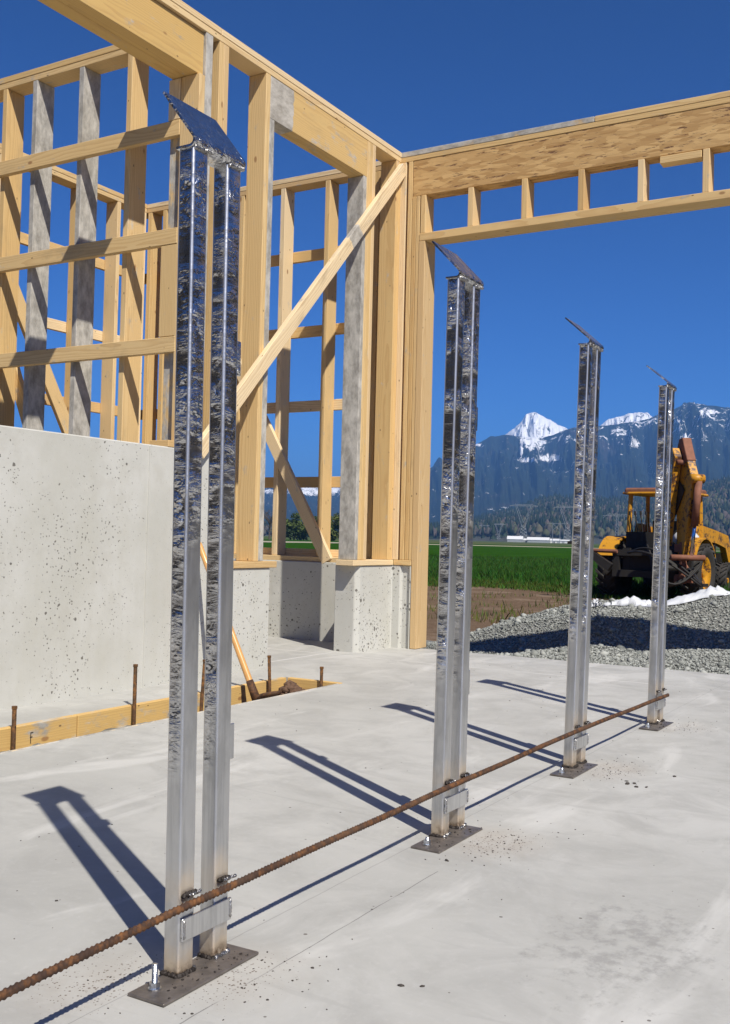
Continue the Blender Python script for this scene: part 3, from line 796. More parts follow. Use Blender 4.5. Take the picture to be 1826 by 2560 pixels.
def stake(x, y, top, tilt, label, hole=True):
    V, F = [], []
    n = 10
    zs = [-.34, -.30, -.12, top - .004, top]
    rr = [.002, .0095, .0095, .0095, .007]
    a, b = sweep([(tilt * (z - top), 0, z) for z in zs], rr, n)
    o = mesh('form_stake', a, b, M['stake'], None, True); o.location = (x, y, 0)
    tag(o, label, 'stake', 'rusty stakes along the form boards')
    c, d = sweep([(0, 0, top - .010), (0, 0, top + .002)], .0118, 10)
    mesh('stake_head', c, d, M['stake'], o)
    for k in range(3):
        z = top - .035 - .05 * k
        c, d = sweep([(tilt * (z - top) - .0105, 0, z), (tilt * (z - top) + .0105, 0, z)], .003, 6)
        mesh('nail_hole', c, d, M['black'], o)
    return o
stake(.407, -4.00, .095, 0, 'rusty form stake nearest the left edge of the picture')
stake(.407, -3.27, .204, 0, 'tall rusty form stake in front of the big concrete wall, second from left')
stake(.407, -2.745, .180, .06, 'rusty form stake partly hidden behind the nearest steel post')
stake(.407, -2.165, .152, -.05, 'rusty form stake beside the shovel in the pit')
stake(.640, -1.965, .088, 0, 'short rusty form stake at the right end of the pit')

# shovel standing in the pit
SH = thing('shovel', 'shovel with varnished wooden handle and rusty blade leaning in the pit', 'shovel', (.50, -2.43, -.1))
h0 = Vector((.505, -2.42, -.045)); h1 = Vector((.030, -2.372, .80))
pts = [h0.lerp(h1, t) for t in (0, .1, .4, .8, .98, 1.0)]
a, b = sweep([p - Vector(SH.location) for p in pts], [.019, .019, .0175, .0165, .0165, .010], 12)
mesh('handle', a, b, M['handle'], SH, True)
gx = []
for i in range(9):
    for j in range(9):
        s = i / 8; t = (j / 8 - .5) * 2
        wd = .115 * (1 - .0 * s) * (1 if s < .6 else math.sqrt(max(0, 1 - ((s - .6) / .42) ** 2)))
        gx.append((.03 - s * .12 + .03 * t * t, t * wd + .07, .075 - s * .20))
V = gx + [(x + .004, y, z + .003) for x, y, z in gx]
F = []
for i in range(8):
    for j in range(8):
        q = (i * 9 + j, i * 9 + j + 1, (i + 1) * 9 + j + 1, (i + 1) * 9 + j); F.append(q); F.append(tuple(81 + k for k in q[::-1]))
for i in range(8):
    F += [(i * 9, (i + 1) * 9, 81 + (i + 1) * 9, 81 + i * 9), (i * 9 + 8, 81 + i * 9 + 8, 81 + (i + 1) * 9 + 8, (i + 1) * 9 + 8), (i, 81 + i, 81 + i + 1, i + 1)]
mesh('blade', V, F, M['blade'], SH, True)
a, b = sweep([h0 - Vector(SH.location) + (h1 - h0) * -.02, h0 - Vector(SH.location) + (h1 - h0) * .10], [.026, .021], 12)
mesh('socket', a, b, M['blade'], SH, True)

def stones(name, X, Y, S, zfun, mat, seed, squash=.7):
    g = np.random.RandomState(seed); N = len(X)
    t = (1 + 5 ** .5) / 2
    ico = np.array([(-1, t, 0), (1, t, 0), (-1, -t, 0), (1, -t, 0), (0, -1, t), (0, 1, t), (0, -1, -t), (0, 1, -t), (t, 0, -1), (t, 0, 1), (-t, 0, -1), (-t, 0, 1)]) / 1.9
    fc = np.array([(0, 11, 5), (0, 5, 1), (0, 1, 7), (0, 7, 10), (0, 10, 11), (1, 5, 9), (5, 11, 4), (11, 10, 2), (10, 7, 6), (7, 1, 8), (3, 9, 4), (3, 4, 2), (3, 2, 6), (3, 6, 8), (3, 8, 9), (4, 9, 5), (2, 4, 11), (6, 2, 10), (8, 6, 7), (9, 8, 1)])
    a = g.rand(N) * 6.283; ca, sa = np.cos(a), np.sin(a)
    b = (g.rand(N) - .5) * 1.6; cb, sb = np.cos(b), np.sin(b)
    P = ico[None] * (1 + .38 * (g.rand(N, 12, 1) - .5)) * np.stack([S, S * (.6 + .4 * g.rand(N)), S * squash * (.6 + .5 * g.rand(N))], 1)[:, None, :]
    x = P[..., 0]; y = P[..., 1] * cb[:, None] - P[..., 2] * sb[:, None]; z = P[..., 1] * sb[:, None] + P[..., 2] * cb[:, None]
    V = np.stack([x * ca[:, None] - y * sa[:, None] + X[:, None], x * sa[:, None] + y * ca[:, None] + Y[:, None], z + (zfun(X, Y) + S * .15)[:, None]], -1).reshape(-1, 3)
    F = (fc[None] + 12 * np.arange(N)[:, None, None]).reshape(-1, 3)
    return npmesh(name, V, F, mat, None, False, np.repeat(g.rand(N), 12))

# ================================================================== STEEL POSTS
XR = 2.622
def rounded_tube(wx, wy, z0, z1, r, seg=4, nz=2):
    ring = []
    for cx, cy, a0 in ((wx - r, wy - r, 0), (r, wy - r, 90), (r, r, 180), (wx - r, r, 270)):
        for k in range(seg + 1):
            a = R(a0 + 90 * k / seg); ring.append((cx + r * math.cos(a), cy + r * math.sin(a)))
    n = len(ring); V = [(x, y, z) for z in np.linspace(z0, z1, nz) for x, y in ring]; F = []
    for i in range(nz - 1):
        for k in range(n): F.append((i * n + k, i * n + (k + 1) % n, (i + 1) * n + (k + 1) % n, (i + 1) * n + k))
    F.append(tuple(range(n))[::-1]); F.append(tuple((nz - 1) * n + k for k in range(n)))
    return V, F
def lump_bead(p0, p1, r, n, seed, jit=.5):
    """a weld bead: overlapping ripples along a line"""
    g = random.Random(seed); p0 = Vector(p0); p1 = Vector(p1)
    pts = []; rr = []
    for i in range(n * 3 + 1):
        t = i / (n * 3)
        pts.append(p0.lerp(p1, t) + Vector((g.uniform(-1, 1), g.uniform(-1, 1), g.uniform(-1, 1))) * r * .35 * jit)
        rr.append(r * (.75 + .35 * abs(math.sin(math.pi * t * n)) + g.uniform(-.15, .15) * jit))
    rr[0] *= .4; rr[-1] *= .4
    return sweep(pts, rr, 7)
def post(y0, lx, ly, plate_y, label, seed, fold_deg=136):
    g = random.Random(seed)
    P = thing('steel_post', label, 'steel post', (XR - .038, y0, .006), 'galvanised twin-tube posts in a row')
    HT = 1.594
    P.rotation_euler = (math.atan2(-ly, HT), math.atan2(lx, HT), 0)   # slight out-of-plumb
    tw, ty = .038, .046
    V, F = rounded_tube(tw, ty, 0, HT, .0055)
    for k, yy in enumerate((0, .106)):
        o = mesh('tube', V, F, M['galv'], P, False); o.location = (0, yy, 0)
        o.data.materials.append(M['galvedge'])
        for f_ in o.data.polygons:
            if f_.index < 20 and f_.index % 5 != 4: f_.material_index = 1
        o.data.polygons.foreach_set('use_smooth', [True] * len(o.data.polygons))
        o.data.set_sharp_from_angle(angle=R(50)) if hasattr(o.data, 'set_sharp_from_angle') else None
    # bent cap: flat over the tubes, folded back up at an angle
    t = .005; prof = [(-.003, HT)]
    yb0, yb1 = -.004, .158
    inner = [(-.003, HT + t), (.026, HT + t)]; outer = [(-.003, HT), (.030, HT)]
    cx, cz, rad = .030, HT + .014, .014
    fold = R(fold_deg)
    for k in range(7):
        a = -math.pi / 2 + fold * k / 6
        outer.append((cx + rad * math.cos(a), cz + rad * math.sin(a))); inner.append((cx + (rad - t) * math.cos(a), cz + (rad - t) * math.sin(a)))
    a = -math.pi / 2 + fold; dx, dz = -math.sin(a), math.cos(a)
    Lf = .128
    outer.append((outer[-1][0] + dx * Lf, outer[-1][1] + dz * Lf)); inner.append((inner[-1][0] + dx * Lf, inner[-1][1] + dz * Lf))
    prof = outer + inner[::-1]; n = len(prof); m_ = len(outer)
    V2 = [(x, yb0, z) for x, z in prof] + [(x, yb1, z) for x, z in prof]
    F2 = [(i, (i + 1) % n, n + (i + 1) % n, n + i) for i in range(n)]
    F2 += [(i, n - 1 - i, n - 2 - i, i + 1) for i in range(m_ - 1)] + [(n + i + 1, 2 * n - 2 - i, 2 * n - 1 - i, n + i) for i in range(m_ - 1)]
    o = mesh('cap_plate', V2, F2, M['galv'], P)
    bmx = bmesh.new(); bmx.from_mesh(o.data); bmesh.ops.recalc_face_normals(bmx, faces=bmx.faces[:]); bmx.to_mesh(o.data); bmx.free()
    for yy in (0, .106):
        a, b = lump_bead((tw + .001, yy + .001, HT - .001), (tw + .002, yy + ty + .006, HT + .004), .0048, 9, seed + int(yy * 100))
        mesh('weld_bead', a, b, M['weld'], P, True)
    # cross strap, base plate, bolt, tabs
    o = bm_obj('cross_strap', shifted(chamfer_box(.006, .150, .044, .0012), (tw + .0032, .079, .687)), M['galv'], P); o.location = (0, 0, -.6)
    for k in range(2):
        a, b = lump_bead((tw + .0062, (.008, .150)[k], .070), (tw + .0062, (.008, .150)[k], .106), .0032, 5, seed + 40 + k)
        mesh('weld_bead', a, b, M['weld'], P, True)
    bp = bm_obj('base_plate', chamfer_box(.088, .285, .0058, .0012), M['plate'], P); bp.location = (.004 + .044, plate_y + .1425, -.0029)
    for yy in (0, .106):
        for q0, q1 in (((-.001, yy - .002, .001), (tw + .001, yy - .002, .001)), ((tw + .002, yy, .001), (tw + .002, yy + ty, .001)), ((0, yy + ty + .002, .001), (tw, yy + ty + .002, .001))):
            a, b = lump_bead(q0, q1, .0058, 6, g.randint(0, 9999), 1.0)
            mesh('weld_bead', a, b, M['slag'] if g.random() < .65 else M['weld'], P, True)
        a, b = lump_bead((tw + .005, yy + .004, .153), (tw + .006, yy + ty - .002, .152), .0050, 5, g.randint(0, 9999), 1.0)
        mesh('weld_bead', a, b, M['slag'], P, True)
        a, b = lump_bead((tw + .009, yy + .016, .1515), (tw + .010, yy + ty + .008, .1510), .0034, 5, g.randint(0, 9999), 1.0)
        mesh('weld_bead', a, b, M['weld'], P, True)
    k_ = 46
    xs_ = np.array([g.uniform(.012, .088) for _ in range(k_)]); ys_ = np.array([plate_y + g.uniform(.02, .27) for _ in range(k_)]); ss_ = np.array([.0012 + .0035 * g.random() ** 2 for _ in range(k_)])
    sp_ = stones('weld_spatter', xs_, ys_, ss_, lambda a_, b_: np.zeros_like(a_), M['slag'], seed, .5); sp_.parent = P; sp_['kind'] = 'stuff'
    bx, by = .034, plate_y + .040
    bt = thing_bolt(P, bx, by, seed == 1)
    for zt in (1.206, .420):
        o = bm_obj('tab', shifted(chamfer_box(.005, .020, .072, .002), (.030, .106 + ty + .007, zt)), M['galv'], P)
    return P
def thing_bolt(P, x, y, long=True):
    a = sweep([(0, 0, 0), (0, 0, .0022)], .0125, 16)
    o = mesh('anchor_bolt', *a, M['zinc'], P); o.location = (x, y, .0002)
    b = sweep([(0, 0, .0022), (0, 0, .0125)], .0098, 6); mesh('nut', *b, M['zinc'], o)
    pts = []; rr = []
    for i in range(31 if long else 7):
        pts.append((0, 0, .0125 + i * .0011)); rr.append(.0058 if i % 2 else .0050)
    c = sweep(pts, rr, 12); mesh('thread', *c, M['zinc'], o, False)
    return o
post(-5.518, -.019, 0, -.100, 'nearest and largest galvanised twin-tube post, with hold-down bolt on its plate', 1, 128)
post(-4.391, .012, .004, -.126, 'second galvanised twin-tube post from the camera, in front of the opening jamb', 2, 134)
post(-3.296, .026, .02, -.146, 'third galvanised twin-tube post, standing against the mountains', 3, 139)
post(-2.150, .022, .03, -.146, 'farthest and smallest galvanised twin-tube post, in front of the backhoe', 4, 141)

# deformed bar welded along the row
ya, yb = -6.75, -2.005
NR = int((yb - ya) / .0032); n = 10
ts = np.arange(NR + 1); yy = ya + (yb - ya) * ts / NR
cz = np.interp(yy, [-6.75, -5.95, -5.51, -4.40, -3.30, -2.0], [.128, .132, .143, .148, .151, .128])
cx = XR + .0125 + np.interp(yy, [-6.75, -5.5, -4.4, -3.3, -2.0], [.0, .0, .002, .012, .010]) + .0012 * np.sin(yy * 9)
ang = 2 * np.pi * np.arange(n) / n
ph = (yy[:, None] / .0115 + .35 * np.cos(ang)[None, :] * 1.0) % 1.0
rad = .0060 + .0018 * (np.abs(ph - .5) < .2) + .0008 * (np.abs(np.sin(ang))[None, :] > .95)
Vb = np.stack([cx[:, None] + rad * np.cos(ang), np.repeat(yy[:, None], n, 1), cz[:, None] + rad * np.sin(ang)], -1).reshape(-1, 3)
i = np.arange((NR + 1) * n).reshape(NR + 1, n)
Fb = np.stack([i[:-1], i[1:], np.roll(i[1:], -1, 1), np.roll(i[:-1], -1, 1)], -1).reshape(-1, 4)
cap = np.array([[i[-1][0], i[-1][3], i[-1][6], i[-1][8]], [i[-1][0], i[-1][1], i[-1][2], i[-1][3]], [i[-1][3], i[-1][4], i[-1][5], i[-1][6]]])
o = npmesh('rebar', Vb, np.concatenate([Fb, cap]), M['rust'], None, True)
tag(o, 'long rusty ribbed reinforcing bar welded across the feet of the steel posts', 'rebar')

# ================================================================== GRAVEL
gx_ = [-4, -1.2, -.62, -.2, .22, .45, .68, .94, 1.41, 1.65, 1.81, 1.97, 2.6, 4.5, 8]
crest = [-.36, -.30, -.128, .043, .168, .232, .279, .278, .284, .356, .412, .431, .46, .40, .2]
def P1(x): return np.interp(x, [-4, -.6, 0, .41, .85, 1.13, 1.54, 1.86, 2.25, 3.5, 8], [-.36, -.30, -.16, -.15, -.05, -.012, -.03, .02, .043, .06, -.05])
def P2(x): return np.interp(x, [-4, -.6, 0, .38, .78, 1.01, 1.5, 1.65, 1.9, 2.1, 3.5, 8], [-.36, -.30, -.12, -.046, .063, .20, .21, .18, .15, .14, .2, 0])
def P0(x): return np.interp(x, [-4, -.3, .2, .5, 1, 2, 8], [-.36, -.30, -.13, -.10, -.06, -.05, -.06])
def Pc(x): return np.interp(x, gx_, crest)
def gravel_z(x, y):
    ys = np.array([.08, .75, 1.45, 1.8, 2.15, 2.8, 3.6, 5.2])
    c = Pc(x); prof = np.stack([P0(x), P0(x) * .6 + P1(x) * .4 + .01, P1(x), P2(x), P2(x) * .45 + c * .55 + .02, c, c * .9 - .05, np.full_like(x, -.45)], 0)
    out = np.zeros_like(x)
    for k in range(7):
        t = np.clip((y - ys[k]) / (ys[k + 1] - ys[k]), 0, 1); s = t * t * (3 - 2 * t)
        s = .5 * s + .5 * t
        out = np.where((y >= ys[k]) & (y <= ys[k + 1]), prof[k] * (1 - s) + prof[k + 1] * s, out)
    out = np.where(y < ys[0], prof[0], out); out = np.where(y > 5.2, -.45, out)
    return out + .045 * (fbm(x * 3.1 + 4, y * 3.1, 4) - .5)
xs = np.linspace(-3.2, 8.4, 200); ys = np.linspace(.10, 5.2, 110)
XX, YY = np.meshgrid(xs, ys, indexing='ij')
struct(grid('gravel_bank', XX, YY, gravel_z(XX, YY) - .006, M['gravelbed']))
# the stones themselves
N = 52000
X = nrs.uniform(-1.6, 3.6, N); Y = .115 + 3.0 * nrs.rand(N) ** 1.15
S = .0045 + .0105 * nrs.rand(N) ** 2.2
big = nrs.rand(N) < .006; S[big] = nrs.uniform(.022, .045, big.sum())
keep = gravel_z(X, Y) > -.31
o = stones('gravel_stones', X[keep], Y[keep], S[keep], gravel_z, M['stone'], 3); o['kind'] = 'stuff'
tag(o, 'loose grey crushed stone covering the bank beyond the slab', 'gravel')
# white fabric lying along the crest
def sheet(name, pts, label, seed, wide=.16):
    """crumpled strip following (x, y, height) stations"""
    n = 30; k = 8; g = np.random.RandomState(seed)
    st = np.array(pts); t = np.linspace(0, len(st) - 1, n)
    cx = np.interp(t, range(len(st)), st[:, 0]); cy = np.interp(t, range(len(st)), st[:, 1]); ch = np.interp(t, range(len(st)), st[:, 2]); cw = np.interp(t, range(len(st)), st[:, 3])
    s = np.linspace(-1, 1, k)
    X = cx[:, None] + .02 * (fbm(t[:, None] * 3 + seed, s[None] * 3, 3) - .5)
    Y = cy[:, None] + cw[:, None] * s[None] + .05 * (fbm(t[:, None] * 2 + seed, s[None] * 2 + 4, 3) - .5)
    Xb = np.broadcast_to(X, Y.shape).copy()
    env = np.sqrt(np.clip(1 - s ** 2, 0, 1))[None]
    fold = .45 + 1.3 * np.abs(fbm(t[:, None] * 1.3 + seed, s[None] * .9 + t[:, None] * .5, 2) - .5)
    Z = gravel_z(Xb, Y) + .010 + 1.0 * ch[:, None] * env * fold + .07 * (np.abs(fbm(t[:, None] * 2.0 + seed, s[None] * 1.6 + t[:, None] * .9, 3) - .5)) * env
    Z = Z + env * g.uniform(-.011, .016, Z.shape); Xb = Xb + g.uniform(-.012, .012, Z.shape); Y = Y + g.uniform(-.015, .015, Z.shape)
    o = grid(name, Xb, Y, Z, M['sheet'], False)
    sm = o.modifiers.new('thickness', 'SOLIDIFY'); sm.thickness = .002
    tag(o, label, 'fabric sheet', 'white fabric scraps on the gravel crest'); return o
sheet('fabric_sheet', [(1.26, 2.42, .01, .03), (1.40, 2.45, .03, .14), (1.53, 2.50, .04, .19), (1.66, 2.56, .05, .18), (1.78, 2.60, .06, .17), (1.88, 2.62, .06, .15), (1.96, 2.62, .03, .09), (2.02, 2.60, .0, .03)], 'crumpled white fabric draped up the gravel crest, right of the farthest post', 3)
sheet('fabric_sheet', [(.93, 2.36, .0, .02), (1.00, 2.40, .02, .07), (1.08, 2.50, .07, .14), (1.18, 2.54, .10, .16), (1.28, 2.50, .08, .14), (1.36, 2.46, .02, .06)], 'bunched white fabric left of the farthest post', 8)
sheet('fabric_sheet', [(.78, 2.46, .005, .02), (.82, 2.46, .07, .06), (.865, 2.44, .03, .04), (.90, 2.42, .0, .012)], 'small scrap of white fabric at the crest, left of the others', 5)

# clods in the pit and debris on the slab
N = 700
X = nrs.uniform(XB + .05, XT - .03, N); Y = np.where(nrs.rand(N) < .6, np.clip(nrs.normal(-2.1, .13, N), PY0 + .1, PY1 - .05), nrs.uniform(PY0 + .1, PY1 - .05, N))
hp = lambda x, y: -.222 + HEAP(x, y) + .012 * np.sin(x * 40 + y * 30)
o = stones('earth_clods', X, Y, nrs.uniform(.008, .03, N), hp, M['clod'], 9, .8); o['kind'] = 'stuff'
tag(o, 'dark brown clods of earth heaped in the pit', 'earth clods')
X = []; Y = []; S = []
for sx, sy, k in ((2.72, -5.42, 60), (2.56, -5.58, 30), (2.78, -4.33, 110), (2.76, -3.20, 110), (2.76, -2.10, 60)):
    X.append(nrs.normal(sx, .07, k)); Y.append(nrs.normal(sy, .12, k)); S.append(nrs.uniform(.0012, .0035, k))
X.append(nrs.uniform(1.0, 4.4, 330)); Y.append(nrs.uniform(-5.8, -.3, 330)); S.append(.0012 + .0035 * nrs.rand(330) ** 3)
X.append(np.array([2.86, 2.88, 2.9, 2.93, 2.845, 2.97, 2.985, 3.02, 2.72, 2.66])); Y.append(np.array([-3.40, -3.38, -3.43, -3.41, -3.36, -3.18, -5.30, -5.28, -4.56, -4.47])); S.append(np.array([.013, .010, .009, .008, .008, .009, .008, .006, .008, .008]))
X = np.concatenate(X); Y = np.concatenate(Y); S = np.concatenate(S)
ok = ~((X > 2.555) & (X < 2.685) & (((Y % 1.108) < 2)) & (np.min(np.abs(Y[:, None] - np.array([-5.475, -4.38, -3.30, -2.15])), 1) < .15))
o = stones('slab_debris', X[ok], Y[ok], S[ok], lambda x, y: np.zeros_like(x), M['chip'], 21, .45); o['kind'] = 'stuff'
tag(o, 'tiny dark chips and weld spatter scattered over the slab', 'debris')

# ================================================================== GRASS
def blades(name, X, Y, Z, Hh, Wd, C, seed):
    g = np.random.RandomState(seed); N = len(X); a = g.rand(N) * 6.283
    dx, dy = np.cos(a) * Wd, np.sin(a) * Wd; lx, ly = g.normal(0, .28, N) * Hh, g.normal(0, .28, N) * Hh
    V = np.stack([np.stack([X - dx, Y - dy, Z], -1), np.stack([X + dx, Y + dy, Z], -1), np.stack([X + lx * .5 + dx * .6, Y + ly * .5 + dy * .6, Z + Hh * .6], -1), np.stack([X + lx, Y + ly, Z + Hh], -1)], 1).reshape(-1, 3)
    b = 4 * np.arange(N)[:, None]
    F = np.concatenate([b + np.array([[0, 1, 2]]), b + np.array([[0, 2, 3]])])
    return npmesh(name, V, F, M['veg'], None, False, None, np.repeat(C, 4, 0))
N = 90000
az = np.radians(np.where(nrs.rand(N) < .8, nrs.uniform(-28.5, -8.5, N), nrs.uniform(-38, -28, N)))
nr_ = np.interp(az, azs, near)
r = nr_ - 1.2 + 34 * nrs.rand(N) ** 1.7 + nrs.normal(0, .5, N)
X, Y = polar(az, r)
tt = np.clip((r - nr_ + .8) / 2.5, 0, 1)
C = np.stack([nrs.uniform(.015, .040, N), nrs.uniform(.050, .115, N), nrs.uniform(.005, .012, N)], 1)
C[tt < .4] = C[tt < .4] * np.array([1.9, 1.15, 1.5])
o = blades('crop_grass', X, Y, np.full(N, GZ) + .02 + .06 * tt, (.10 + .20 * nrs.rand(N)) * (.35 + .75 * tt), np.full(N, .010) + .008 * nrs.rand(N), C, 4)
o['kind'] = 'stuff'; tag(o, 'dense green young crop growing across the field', 'grass')
N = 3800
az = np.radians(nrs.uniform(-29, -12, N)); r = nrs.uniform(14, 25, N)
X, Y = polar(az, r); clump = fbm(X * .8, Y * .8, 4); k = clump > .54
C = np.stack([nrs.uniform(.06, .13, N), nrs.uniform(.085, .13, N), nrs.uniform(.02, .04, N)], 1)
o = blades('weeds', X[k], Y[k], np.full(k.sum(), GZ - .03), .05 + .12 * nrs.rand(k.sum()), np.full(k.sum(), .012), C[k], 5)
o['kind'] = 'stuff'; tag(o, 'sparse weeds on the bare soil before the field', 'weeds')

# ================================================================== FAR THINGS
# wood on the hill: thousands of crowns, one mass
N = 17000
az = np.radians(nrs.uniform(-38, -8.5, N)); r = 1080 + 1180 * np.sqrt(nrs.rand(N))
X, Y = polar(az, r); Z0 = hill_z(az, r) - 1.5
kind = nrs.rand(N) + .5 * (fbm(X * .004, Y * .004, 3) - .5)
con = kind < .42
hh = np.where(con, nrs.uniform(11, 21, N), nrs.uniform(8, 14, N)); ww = np.where(con, hh * .17, hh * .36)
nk = 7; ringz = [.08, .35, .36, .7, 1.0]; ringr_c = [1.0, .55, .85, .40, .02]; ringr_b = [.45, 1.0, 1.0, .8, .15]
Vs = []
for q in range(5):
    an = 2 * np.pi * np.arange(nk) / nk + q * .4
    rad = np.where(con, ringr_c[q], ringr_b[q])[:, None] * ww[:, None] * (1 + .55 * (nrs.rand(N, nk) - .5))
    Vs.append(np.stack([X[:, None] + rad * np.cos(an), Y[:, None] + rad * np.sin(an), (Z0 + hh * ringz[q])[:, None] + hh[:, None] * .10 * (nrs.rand(N, nk) - .5)], -1))
Vt = np.stack(Vs, 1).reshape(-1, 3)
base = (np.arange(N) * 5 * nk)[:, None]
Fq = []
for q in range(4):
    for k in range(nk): Fq.append([q * nk + k, q * nk + (k + 1) % nk, (q + 1) * nk + (k + 1) % nk, (q + 1) * nk + k])
Ft = (base[:, :, None] + np.array(Fq)[None]).reshape(-1, 4)
pal = np.array([(0.018, 0.032, 0.016), (0.028, 0.044, 0.020), (0.085, 0.078, 0.042), (0.092, 0.072, 0.058), (0.072, 0.080, 0.034), (0.070, 0.064, 0.050)])
ci = np.where(con, nrs.randint(0, 2, N), nrs.randint(2, 6, N))
C = pal[ci] * nrs.uniform(.8, 1.2, (N, 1))
o = npmesh('hillside_wood', Vt, Ft, M['veg'], None, False, None, np.repeat(C, 5 * nk, 0)); o['kind'] = 'stuff'
tag(o, 'mixed dark conifer and bare deciduous wood covering the foothill', 'wood')

# unseen trees added behind and beside the camera to darken reflections in the zinc
N = 900
az = np.radians(np.where(nrs.rand(N) < .55, nrs.uniform(178, 262, N), nrs.uniform(8, 92, N))); r = 21 + 9 * nrs.rand(N)
X, Y = polar(az, r); hh = np.where(az > 2.5, nrs.uniform(9, 14, N), nrs.uniform(6.5, 10, N)); ww = hh * .16
Vs = []
for q in range(5):
    an = 2 * np.pi * np.arange(nk) / nk + q * .4
    rad = ringr_c[q] * ww[:, None] * (1 + .55 * (nrs.rand(N, nk) - .5))
    Vs.append(np.stack([X[:, None] + rad * np.cos(an), Y[:, None] + rad * np.sin(an), (GZ + hh * ringz[q])[:, None] + hh[:, None] * .10 * (nrs.rand(N, nk) - .5)], -1))
Ft = ((np.arange(N) * 5 * nk)[:, None, None] + np.array(Fq)[None]).reshape(-1, 4)
C = np.array([(0.085, 0.072, 0.055), (0.030, 0.036, 0.022), (0.12, 0.10, 0.078)])[nrs.randint(0, 3, N)] * nrs.uniform(.6, 1.3, (N, 1))
o = npmesh('reflection_trees', np.stack(Vs, 1).reshape(-1, 3), Ft, M['veg'], None, False, None, np.repeat(C, 5 * nk, 0)); o['kind'] = 'stuff'
tag(o, 'dense unseen trees added behind and beside the camera to darken the zinc reflections', 'reflection_trees')

# farm buildings
def barn(azd, r, Lw, Wd, hw, hr, yaw, label, roof='barnwhite', wall='barnwhite'):
    x, y = polar(R(azd), r)
    T_ = thing('farm_building', label, 'building', (x, y, GZ - .1), 'white farm buildings below the wooded hill')
    T_.rotation_euler = (0, 0, R(yaw))
    a, b = Lw / 2, Wd / 2
    V = [(-a, -b, 0), (a, -b, 0), (a, b, 0), (-a, b, 0), (-a, -b, hw), (a, -b, hw), (a, b, hw), (-a, b, hw), (-a, 0, hw + hr - .05), (a, 0, hw + hr - .05)]
    mesh('wall', V, [(0, 1, 5, 4), (2, 3, 7, 6), (1, 2, 6, 9, 5), (3, 0, 4, 8, 7), (3, 2, 1, 0)], M[wall], T_)
    e = .4
    V = [(-a - e, -b - e, hw - .1), (a + e, -b - e, hw - .1), (a + e, 0, hw + hr), (-a - e, 0, hw + hr), (a + e, b + e, hw - .1), (-a - e, b + e, hw - .1)]
    V += [(p[0], p[1], p[2] + .3) for p in V]
    mesh('roof', V, [(6, 7, 8, 9), (9, 8, 10, 11), (0, 3, 2, 1), (3, 5, 4, 2), (0, 1, 7, 6), (4, 5, 11, 10), (1, 2, 8, 7), (2, 4, 10, 8), (0, 6, 9, 3), (3, 9, 11, 5)], M[roof], T_)
    for k in range(2):
        V, F = boxvf((-a * .5 + k * a * .7 - 1.2, -b - .12, 0), (-a * .5 + k * a * .7 + 1.2, -b + .02, hw * .75)); mesh('door', V, F, M['barngrey'], T_)
barn(-22.35, 980, 14, 12, 2.6, 2.8, 20, 'leftmost pale farm building with tall rounded roof', wall='barngrey')
barn(-21.72, 1000, 18, 10, 2.0, 1.6, 20, 'low long grey farm building beneath the big pylon', wall='barngrey')
barn(-21.10, 990, 20, 12, 2.4, 2.4, 18, 'largest white-roofed farm building right of the big pylon', wall='barngrey')
barn(-20.35, 1010, 14, 10, 2.2, 1.6, 25, 'white farm building with low gable, fourth from left', wall='barnwhite')
barn(-19.82, 1000, 13, 9, 2.2, 1.0, 15, 'small white shed at the right end of the farm', wall='barnwhite')
barn(-16.6, 1000, 22, 9, 1.8, 1.2, 15, 'long low pale shed seen left of the backhoe canopy', wall='barnwhite')

